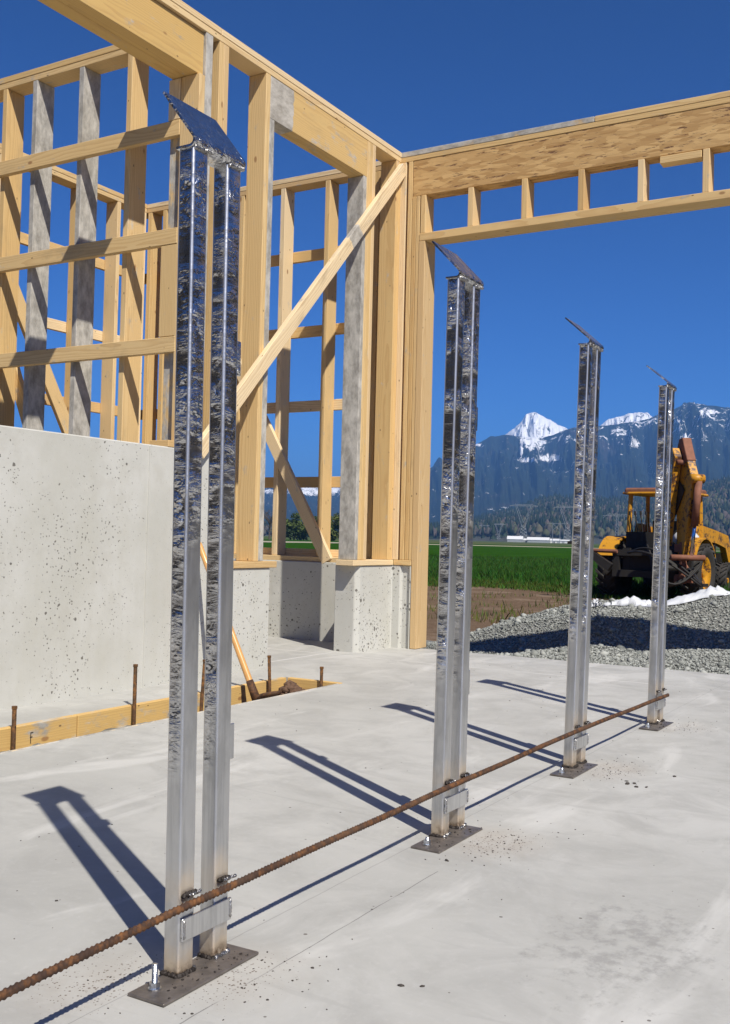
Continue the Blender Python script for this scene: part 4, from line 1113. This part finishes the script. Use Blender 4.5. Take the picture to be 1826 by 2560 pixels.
# power-line towers
def lattice(pairs, w): return merge([sweep([a, b], w, 4) for a, b in pairs])
def pylon(azd, r, h, label, style='delta'):
    x, y = polar(R(azd), r)
    T_ = thing('power_pylon', label, 'pylon', (x, y, GZ), 'power-line pylons in front of the wooded hill')
    T_.rotation_euler = (0, 0, R(-azd))
    w = .15
    if style == 'delta':
        wz, bz = .42 * h, 0
        bw, ww, tw = .115 * h, .055 * h, .21 * h
        seg = []
        for sx in (-1, 1):
            for sy in (-1, 1):
                seg.append(((sx * bw, sy * bw * .7, 0), (sx * ww, sy * ww * .6, wz)))
        for k in range(5):
            t0, t1 = k / 5, (k + 1) / 5; f = lambda t: bw + (ww - bw) * t
            for sy in (-1, 1):
                seg.append(((-f(t0), sy * f(t0) * .65, wz * t0), (f(t1), sy * f(t1) * .65, wz * t1))); seg.append(((f(t0), sy * f(t0) * .65, wz * t0), (-f(t1), sy * f(t1) * .65, wz * t1)))
            seg.append(((-f(t1), 0, wz * t1), (f(t1), 0, wz * t1)))
        a = lattice(seg, w); mesh('lattice_body', a[0], a[1], M['steel'], T_)
        for sx in (-1, 1):
            s2 = [((sx * ww, 0, wz), (sx * tw, 0, .92 * h)), ((0, 0, .50 * h), (sx * tw * .80, 0, .92 * h))]
            for k in range(6):
                t0, t1 = k / 6, (k + 1) / 6
                A1 = Vector((sx * ww, 0, wz)).lerp(Vector((sx * tw, 0, .92 * h)), t0); B1 = Vector((sx * ww * .2, 0, .47 * h)).lerp(Vector((sx * tw * .80, 0, .92 * h)), t1)
                s2.append((A1, B1))
            a = lattice(s2, w); mesh('arm', a[0], a[1], M['steel'], T_)
        s3 = [((-.36 * h, 0, .93 * h), (.36 * h, 0, .93 * h)), ((-tw, 0, .965 * h), (tw, 0, .965 * h)), ((-.36 * h, 0, .93 * h), (-tw, 0, .965 * h)), ((.36 * h, 0, .93 * h), (tw, 0, .965 * h))]
        for k in range(12):
            x0 = -tw + 2 * tw * k / 12; s3.append(((x0, 0, .93 * h), (x0 + tw / 12, 0, .965 * h)))
        for sx in (-1, 1): s3.append(((sx * tw, 0, .965 * h), (sx * tw * 1.02, 0, h)))
        a = lattice(s3, w); mesh('cross_arm', a[0], a[1], M['steel'], T_)
    elif style == 'tee':
        bw = .06 * h; seg = [((s * bw, q * bw, 0), (s * bw * .5, q * bw * .5, h * .94)) for s in (-1, 1) for q in (-1, 1)]
        for k in range(9):
            t0, t1 = k / 9, (k + 1) / 9; f = lambda t: bw * (1 - .5 * t)
            seg.append(((-f(t0), 0, h * .94 * t0), (f(t1), 0, h * .94 * t1))); seg.append(((f(t0), 0, h * .94 * t0), (-f(t1), 0, h * .94 * t1)))
        a = lattice(seg, w); mesh('lattice_body', a[0], a[1], M['steel'], T_)
        s3 = [((-.45 * h, 0, .93 * h), (.55 * h, 0, .93 * h)), ((-.30 * h, 0, .99 * h), (.50 * h, 0, .98 * h)), ((-.45 * h, 0, .85 * h), (-.3 * h, 0, .99 * h))]
        for k in range(8): s3.append(((-.3 * h + k * .1 * h, 0, .93 * h), (-.25 * h + k * .1 * h, 0, .985 * h)))
        a = lattice(s3, w); mesh('cross_arm', a[0], a[1], M['steel'], T_)
    else:
        for sx in (-1, 1):
            a = sweep([(sx * .17 * h, 0, 0), (sx * .17 * h, 0, h)], [.3, .18], 6); mesh('pole', a[0], a[1], M['steel'], T_)
        a = lattice([((-.42 * h, 0, .92 * h), (.42 * h, 0, .92 * h)), ((-.17 * h, 0, .92 * h), (.17 * h, 0, .6 * h)), ((.17 * h, 0, .92 * h), (-.17 * h, 0, .6 * h))], .15); mesh('cross_arm', a[0], a[1], M['steel'], T_)
pylon(-21.92, 1000, 37, 'biggest lattice pylon with wide fork, between the second and third posts')
pylon(-23.25, 1150, 20, 'small forked pylon just left of the big one')
pylon(-24.0, 1280, 20, 'smaller forked pylon, second left of the big one')
pylon(-24.62, 1420, 20, 'faint forked pylon close to the second post')
pylon(-19.55, 1020, 37, 'tall forked pylon half hidden by the third post')
pylon(-20.15, 950, 19, 'twin-pole power pylon left of the third post', 'h')
pylon(-16.95, 900, 26, 'slim lattice pylon with flat crossarm left of the backhoe', 'tee')

# trees at the far left of the field
def tree(azd, r, h, wd, label, colr, leaves, seed, bare=False, conifer=False):
    g = np.random.RandomState(seed); x, y = polar(R(azd), r)
    name = 'conifer' if conifer else ('bare_tree' if bare else 'broadleaf_tree')
    T_ = thing(name, label, 'tree', (x, y, GZ - .1), 'trees across the field beyond the doorway')
    segs = [([(0, 0, 0), (.1, 0, h * .3), (.15, .1, h * .62)], [h * .028, h * .02, h * .008])]
    for k in range(26 if bare else 9):
        z0 = h * g.uniform(.18, .6); a = g.uniform(0, 6.28); l = wd * g.uniform(.5, 1.0)
        e = Vector((math.cos(a) * l, math.sin(a) * l, z0 + h * g.uniform(.15, .42)))
        mid = Vector((.1, 0, z0)).lerp(e, .5) + Vector((0, 0, h * .03))
        segs.append(([(.1, 0, z0), mid, e], [h * .010, h * .006, h * .002]))
        if bare:
            for q in range(4):
                b0 = mid.lerp(e, g.uniform(0, .9)); b1 = b0 + Vector((g.normal(0, 1), g.normal(0, 1), g.uniform(.3, 1.4))) * h * .09
                segs.append(([b0, b1], [h * .004, h * .0015]))
    a = merge([sweep(p, rr, 5) for p, rr in segs]); mesh('trunk', a[0], a[1], M['bark'], T_)
    if leaves:
        N = leaves; a = g.rand(N) * 6.28
        if conifer:
            t = g.rand(N) ** .7; rad = wd * (1 - t) * np.sqrt(g.rand(N)); z = h * (.1 + .9 * t)
        else:
            cl = g.randint(0, 14, N); cc = np.c_[g.normal(0, wd * .42, 14), g.normal(0, wd * .42, 14), h * (.10 + .68 * g.rand(14))]
            d = g.normal(0, 1, (N, 3)); d /= np.linalg.norm(d, axis=1)[:, None]; d *= (wd * .40 * g.rand(N) ** .4)[:, None]
            px = cc[cl] + d * np.array([1, 1, .85])
        if conifer: px = np.c_[np.cos(a) * rad, np.sin(a) * rad, z]
        s = h * .030 * (0.6 + .8 * g.rand(N)); n1 = g.normal(0, 1, (N, 3)); n1 /= np.linalg.norm(n1, axis=1)[:, None]; n2 = np.cross(n1, g.normal(0, 1, (N, 3))); n2 /= np.linalg.norm(n2, axis=1)[:, None]
        V = np.stack([px + n1 * s[:, None], px + n2 * s[:, None], px - n1 * s[:, None], px - n2 * s[:, None]], 1).reshape(-1, 3)
        C = np.array(colr) * g.uniform(.6, 1.4, (N, 1))
        npmesh('crown', V, (4 * np.arange(N)[:, None] + np.arange(4)), M['veg'], T_, False, None, np.repeat(C, 4, 0))
tree(-34.1, 290, 8.2, 4.4, 'rounded fresh green tree framed by the doorway studs', (0.085, 0.115, 0.025), 2600, 1)
tree(-34.7, 300, 6.6, 3.4, 'dark green bush left of the rounded green tree', (0.030, 0.050, 0.018), 1800, 2)
tree(-33.2, 285, 7.6, 3.8, 'olive green tree just right of the rounded tree', (0.070, 0.090, 0.022), 2400, 3)
tree(-32.4, 285, 8.6, 3.6, 'yellow green tree behind the leaning brace', (0.095, 0.115, 0.024), 2200, 4)
tree(-35.85, 280, 9.5, 3.6, 'bare grey tree at the left side of the doorway view', (0.1, 0.1, 0.1), 0, 5, bare=True)
tree(-36.4, 300, 8.5, 3.4, 'second bare grey tree beside the jamb stud', (0.1, 0.1, 0.1), 0, 6, bare=True)
tree(-31.6, 290, 8.0, 2.8, 'dark conifer at the right of the doorway view', (0.018, 0.032, 0.016), 1500, 7, conifer=True)
tree(-35.3, 310, 5.0, 3.2, 'low grey-green shrub under the bare trees', (0.09, 0.085, 0.05), 1500, 8)

# ================================================================== BACKHOE
bxp, byp = polar(R(-14.9), 23.0)
BH = thing('backhoe_loader', 'old rusty yellow backhoe loader with folded boom parked beyond the gravel', 'backhoe', (bxp, byp, GZ + .02))
BH.rotation_euler = (0, 0, R(-(-14.9 + 20)))
def bp(name, vf, mat, parent=BH, smooth=False, rusty=.25):
    o = mesh(name, vf[0], vf[1], M[mat], parent, smooth); o['rusty'] = rusty; return o
def lathe(prof, n, axis_x):
    """profile (x offset, radius) turned round the local x axis"""
    V = []; F = []
    for k in range(n):
        a = 2 * math.pi * k / n
        for px, pr in prof: V.append((axis_x + px, pr * math.cos(a), pr * math.sin(a)))
    q = len(prof)
    for k in range(n):
        for j in range(q - 1): F.append((k * q + j, ((k + 1) % n) * q + j, ((k + 1) % n) * q + j + 1, k * q + j + 1))
    return V, F
def wheel(x, y, r, wd, side, rimc='yellow'):
    hw = wd / 2
    W_ = bp('wheel', lathe([(-hw * .72, r * .56), (-hw, r * .72), (-hw * .96, r * .88), (-hw * .8, r * .955), (0, r * .965), (hw * .8, r * .955), (hw * .96, r * .88), (hw, r * .72), (hw * .72, r * .56)], 40, 0), 'rubber', BH, True)
    W_.location = (x, y, r - .01)
    lug = []
    for k in range(20):
        a = 2 * math.pi * k / 20
        for s in (-1, 1):
            aa = a + (0 if s < 0 else math.pi / 20)
            p = []
            for (xx, da) in ((0.03 * s, .22), (hw * .98 * s, -.05), (hw * .98 * s, .07), (0.03 * s, .32)):
                for rad in (r * .95, r * 1.03):
                    p.append((xx, rad * math.cos(aa + da), rad * math.sin(aa + da)))
            lug.append((p, [(1, 3, 5, 7), (0, 1, 7, 6), (0, 2, 3, 1), (2, 4, 5, 3), (4, 6, 7, 5)]))
    bp('tread', merge(lug), 'rubber', W_)
    bp('rim', lathe([(hw * .70 * side, r * .58), (hw * .78 * side, r * .56), (hw * .45 * side, r * .48), (hw * .25 * side, r * .22), (hw * .30 * side, 0.001)], 32, 0), rimc, W_, True)
    bp('rim', lathe([(-hw * .70 * side, r * .58), (-hw * .6 * side, r * .50), (-hw * .1 * side, r * .3), (-hw * .1 * side, .001)], 32, 0), 'black', W_, True)
    bp('hub', sweep([(hw * .22 * side, 0, 0), (hw * .62 * side, 0, 0)], r * .15, 14), 'yellow', W_)
wheel(-.90, 0, .60, .42, -1); wheel(.90, 0, .60, .42, 1)
wheel(-.80, 2.15, .40, .28, -1, 'black'); wheel(.80, 2.15, .40, .28, 1, 'black')
bp('chassis', merge([boxvf((-.34, -.85, .50), (.34, 2.75, .92)), boxvf((-.78, -.12, .55), (.78, .12, .85)), boxvf((-.70, 2.08, .35), (.70, 2.22, .52))]), 'black')
V, F = boxvf((-.40, .95, .93), (.40, 2.80, 1.52)); bp('engine_hood', (V, F), 'yellow')
V, F = boxvf((-.36, 2.80, .80), (.36, 2.86, 1.48)); bp('grille', (V, F), 'black')
for s in (-1, 1):
    # fender: arched plate over the rear wheel
    arc = [(math.cos(R(t)) * .70, math.sin(R(t)) * .70) for t in range(25, 156, 13)]
    V = []; F = []
    for (yy, zz) in arc:
        for q in (.0, .045):
            for xx in (.66 * s, 1.06 * s): V.append((xx, yy * (1 + q), .60 + zz * (1 + q)))
    for k in range(len(arc) - 1):
        b = 4 * k; F += [(b, b + 1, b + 5, b + 4), (b + 2, b + 6, b + 7, b + 3), (b, b + 4, b + 6, b + 2), (b + 1, b + 3, b + 7, b + 5)]
    F += [(0, 2, 3, 1)]; bp('fender', (V, F), 'yellow', rusty=.45)
    bp('canopy_post', sweep([(.10 + .62 * s, -.28, 1.15), (.10 + .58 * s, -.26, 2.25)], .052, 8), 'yellow')
    bp('canopy_post', sweep([(.10 + .60 * s, .80, 1.10), (.10 + .58 * s, .74, 2.25)], .048, 8), 'yellow')
    # loader arms
    pr = [(.45, 1.30), (.62, 1.62), (1.9, 1.50), (2.75, 1.40), (3.20, .62), (3.02, .50), (2.55, 1.12), (1.9, 1.22)]
    V = [(.56 * s, a_, b_) for a_, b_ in pr] + [(.70 * s, a_, b_) for a_, b_ in pr]; n = len(pr)
    bp('loader_arm', (V, [tuple(range(n))[::-1], tuple(range(n, 2 * n))] + [(k, (k + 1) % n, n + (k + 1) % n, n + k) for k in range(n)]), 'yellow')
    bp('loader_cylinder', sweep([(.63 * s, .9, .85), (.63 * s, 2.2, 1.30)], .05, 8), 'black')
pr = [(3.05, .30), (3.10, 1.0), (3.30, .98), (3.35, .42), (3.95, .28), (3.95, .22), (3.10, .22)]
V = [(-1.08, a_, b_) for a_, b_ in pr] + [(1.08, a_, b_) for a_, b_ in pr]; n = len(pr)
bp('loader_bucket', (V, [tuple(range(n))[::-1], tuple(range(n, 2 * n))] + [(k, (k + 1) % n, n + (k + 1) % n, n + k) for k in range(n)]), 'black')
# canopy: shallow roof with a rolled rim
can = bm_obj('canopy', chamfer_box(1.38, 1.22, .12, .035), M['boomrust'], BH); can.location = (.10, .24, 2.30)
o = bm_obj('canopy_rim', chamfer_box(1.44, 1.28, .05, .02), M['yellow'], can); o.location = (0, 0, -.055); o['rusty'] = .7
# operator station
bp('seat', merge([boxvf((-.26, .05, 1.05), (.26, .50, 1.20)), boxvf((-.26, .46, 1.20), (.26, .58, 1.68))]), 'black')
bp('console', boxvf((-.50, -.45, .92), (.15, -.20, 1.42)), 'black')
for k in range(4):
    lv = bp('lever', sweep([(-.40 + k * .11, -.33, 1.42), (-.46 + k * .12, -.36, 1.80)], .012, 6), 'black'); a = sweep([(-.46 + k * .12, -.36, 1.78), (-.465 + k * .12, -.362, 1.86)], .024, 8); bp('knob', a, 'black', lv)
bp('exhaust', sweep([(.28, 1.9, 1.5), (.28, 1.9, 2.15)], .04, 10), 'boomrust')
bp('floor_plate', boxvf((-.62, -.5, .88), (.62, .9, .94)), 'black')
# rear slide frame and stabilisers
bp('rear_frame', merge([boxvf((-.58, -.98, .48), (1.08, -.84, .62)), boxvf((-.58, -.98, .92), (1.08, -.84, 1.04)), boxvf((-.58, -.97, .60), (-.44, -.85, .94)), boxvf((.92, -.97, .60), (1.08, -.85, .98)), boxvf((-.40, -.86, .5), (-.25, -.4, 1.08)), boxvf((.25, -.86, .5), (.40, -.4, 1.08))]), 'black', rusty=.75)
for s, e in ((-1, (-1.38, -1.02, 1.16)), (1, (1.25, -1.00, .38))):
    a0 = Vector((.98 if s > 0 else -.60, -1.0, .66)); e = Vector(e); d = (e - a0).normalized(); nn = Vector((-d.z, 0, d.x)) * .085
    V = []
    for yy in (-.07, .07):
        for p, q in ((a0, 1), (a0, -1), (e, -1), (e, 1)): V.append(p + nn * q * (1 if p is a0 else .75) + Vector((0, yy, 0)))
    lg = bp('stabiliser_leg', (V, [(0, 1, 2, 3), (7, 6, 5, 4), (0, 4, 5, 1), (1, 5, 6, 2), (2, 6, 7, 3), (3, 7, 4, 0)]), 'black')
    bp('stabiliser_pad', boxvf((e.x - .13, e.y - .16, e.z - .03), (e.x + .13, e.y + .16, e.z + .03)), 'black', lg)
    bp('stabiliser_cylinder', sweep([(.80 if s > 0 else -.46, -1.02, 1.0), a0.lerp(e, .7)], .04, 8), 'boomrust', lg)
# side-shifted boom, folded upright
bx = .98
SW = R(45)
def swung(o):
    for v in o.data.vertices:
        dx_, dy_ = v.co.x - bx, v.co.y + 1.15
        v.co.x = bx + dx_ * math.cos(SW) - dy_ * math.sin(SW); v.co.y = -1.15 + dx_ * math.sin(SW) + dy_ * math.cos(SW)
    o.data.update(); return o
bp('king_post', merge([boxvf((bx - .17, -1.22, .42), (bx + .17, -.98, .58)), boxvf((bx - .17, -1.22, 1.02), (bx + .17, -.98, 1.18)), sweep([(bx, -1.20, .40), (bx, -1.20, 1.22)], .075, 10)]), 'boomrust')
def plate_arm(name, prof, x0, x1, mat, rusty=.2, parent=BH):
    n = len(prof); V = [(x0, a_, b_) for a_, b_ in prof] + [(x1, a_, b_) for a_, b_ in prof]
    bm = bmesh.new(); vs = [bm.verts.new(v) for v in V]
    bm.faces.new(vs[:n]); bm.faces.new(vs[n:][::-1])
    for k in range(n): bm.faces.new((vs[k], vs[(k + 1) % n], vs[n + (k + 1) % n], vs[n + k]))
    bmesh.ops.recalc_face_normals(bm, faces=bm.faces[:]); bmesh.ops.bevel(bm, geom=bm.edges[:], offset=.010, segments=1, affect='EDGES')
    o = swung(bm_obj(name, bm, M[mat], parent)); o['rusty'] = rusty; return o
bmn = plate_arm('boom', [(-1.28, .90), (-1.02, .90), (-.98, 1.7), (-.90, 2.30), (-1.02, 3.10), (-1.10, 3.24), (-1.22, 3.18), (-1.62, 2.42), (-1.50, 1.8)], bx - .085, bx + .085, 'yellow', .5)
plate_arm('boom_tip', [(-1.00, 2.95), (-.97, 3.10), (-1.05, 3.28), (-1.20, 3.30), (-1.28, 3.12), (-1.42, 2.84), (-1.36, 2.80)], bx - .095, bx + .095, 'boomrust', .3, bmn)
plate_arm('dipper', [(-1.12, 3.10), (-1.00, 3.02), (-.62, 2.1), (-.70, 1.10), (-.86, 1.10), (-1.05, 2.1), (-1.24, 2.92)], bx - .27, bx - .115, 'yellow', .9)
plate_arm('dipper_plate', [(-1.35, 2.25), (-1.0, 2.55), (-.85, 2.1), (-.95, 1.7)], bx - .112, bx - .102, 'black')
plate_arm('digging_bucket', [(-.75, 1.20), (-1.05, 1.05), (-1.15, .70), (-1.0, .35), (-.7, .30), (-.62, .45), (-.85, .55), (-.9, .80), (-.7, 1.0)], bx - .42, bx - .02, 'black')
cy = swung(bp('boom_cylinder', sweep([(bx + .02, -1.68, 2.42), (bx + .02, -1.54, 1.55)], .072, 12), 'boomrust', smooth=True))
swung(bp('piston_rod', sweep([(bx + .02, -1.55, 1.58), (bx + .02, -1.42, .92)], .036, 10), 'chrome', cy, True))
swung(bp('cylinder_eye', sweep([(bx - .13, -1.66, 2.46), (bx + .13, -1.66, 2.46)], .09, 12), 'yellow', cy, True))
swung(bp('swing_bar', sweep([(bx - .40, -1.42, .92), (bx + .30, -1.42, .92)], .06, 10), 'boomrust', smooth=True))
swung(bp('pivot_pin', sweep([(bx - .22, -1.25, 2.80), (bx + .14, -1.25, 2.80)], .055, 10), 'boomrust', smooth=True))
for k in range(5):
    pts = []
    for i in range(15):
        t = i / 14
        pts.append((.25 + (.75 + .09 * k) * t, -1.05 - .45 * math.sin(math.pi * t) - .04 * k, .95 - (.55 + .05 * k) * math.sin(math.pi * t) * (.4 + .6 * t) - .35 * t + .05 * k))
    bp('hose', sweep(pts, .022, 6), 'black', smooth=True)
for k in range(2):
    pts = [(-.15 + 1.5 * t, -1.12 - .4 * math.sin(math.pi * t) - .1 * k, .98 + (.20 - .1 * k) * math.sin(math.pi * t) - .62 * t * t) for t in np.linspace(0, 1, 15)]
    bp('hose', sweep(pts, .024, 6), 'black', smooth=True)
o = bm_obj('rag_bundle', chamfer_box(.5, .35, .28, .11), M['sheet'], BH, True); o.location = (.55, .25, 1.30)

# ================================================================== AIR
hz = mesh('haze', *boxvf((-13500, -13500, -3), (13500, 13500, 860)), None)
hm = bpy.data.materials.new('valley_haze'); hm.use_nodes = True; ht = hm.node_tree; ht.nodes.clear()
ho = ht.nodes.new('ShaderNodeOutputMaterial'); hv = ht.nodes.new('ShaderNodeVolumePrincipled')
hv.inputs['Color'].default_value = (0.19, 0.46, 1.0, 1); hv.inputs['Density'].default_value = 1.55e-4; hv.inputs['Anisotropy'].default_value = 0.0
ht.links.new(hv.outputs[0], ho.inputs['Volume'])
hz.data.materials.append(hm); hz['kind'] = 'stuff'
tag(hz, 'thin blue valley haze in front of the mountains', 'haze')
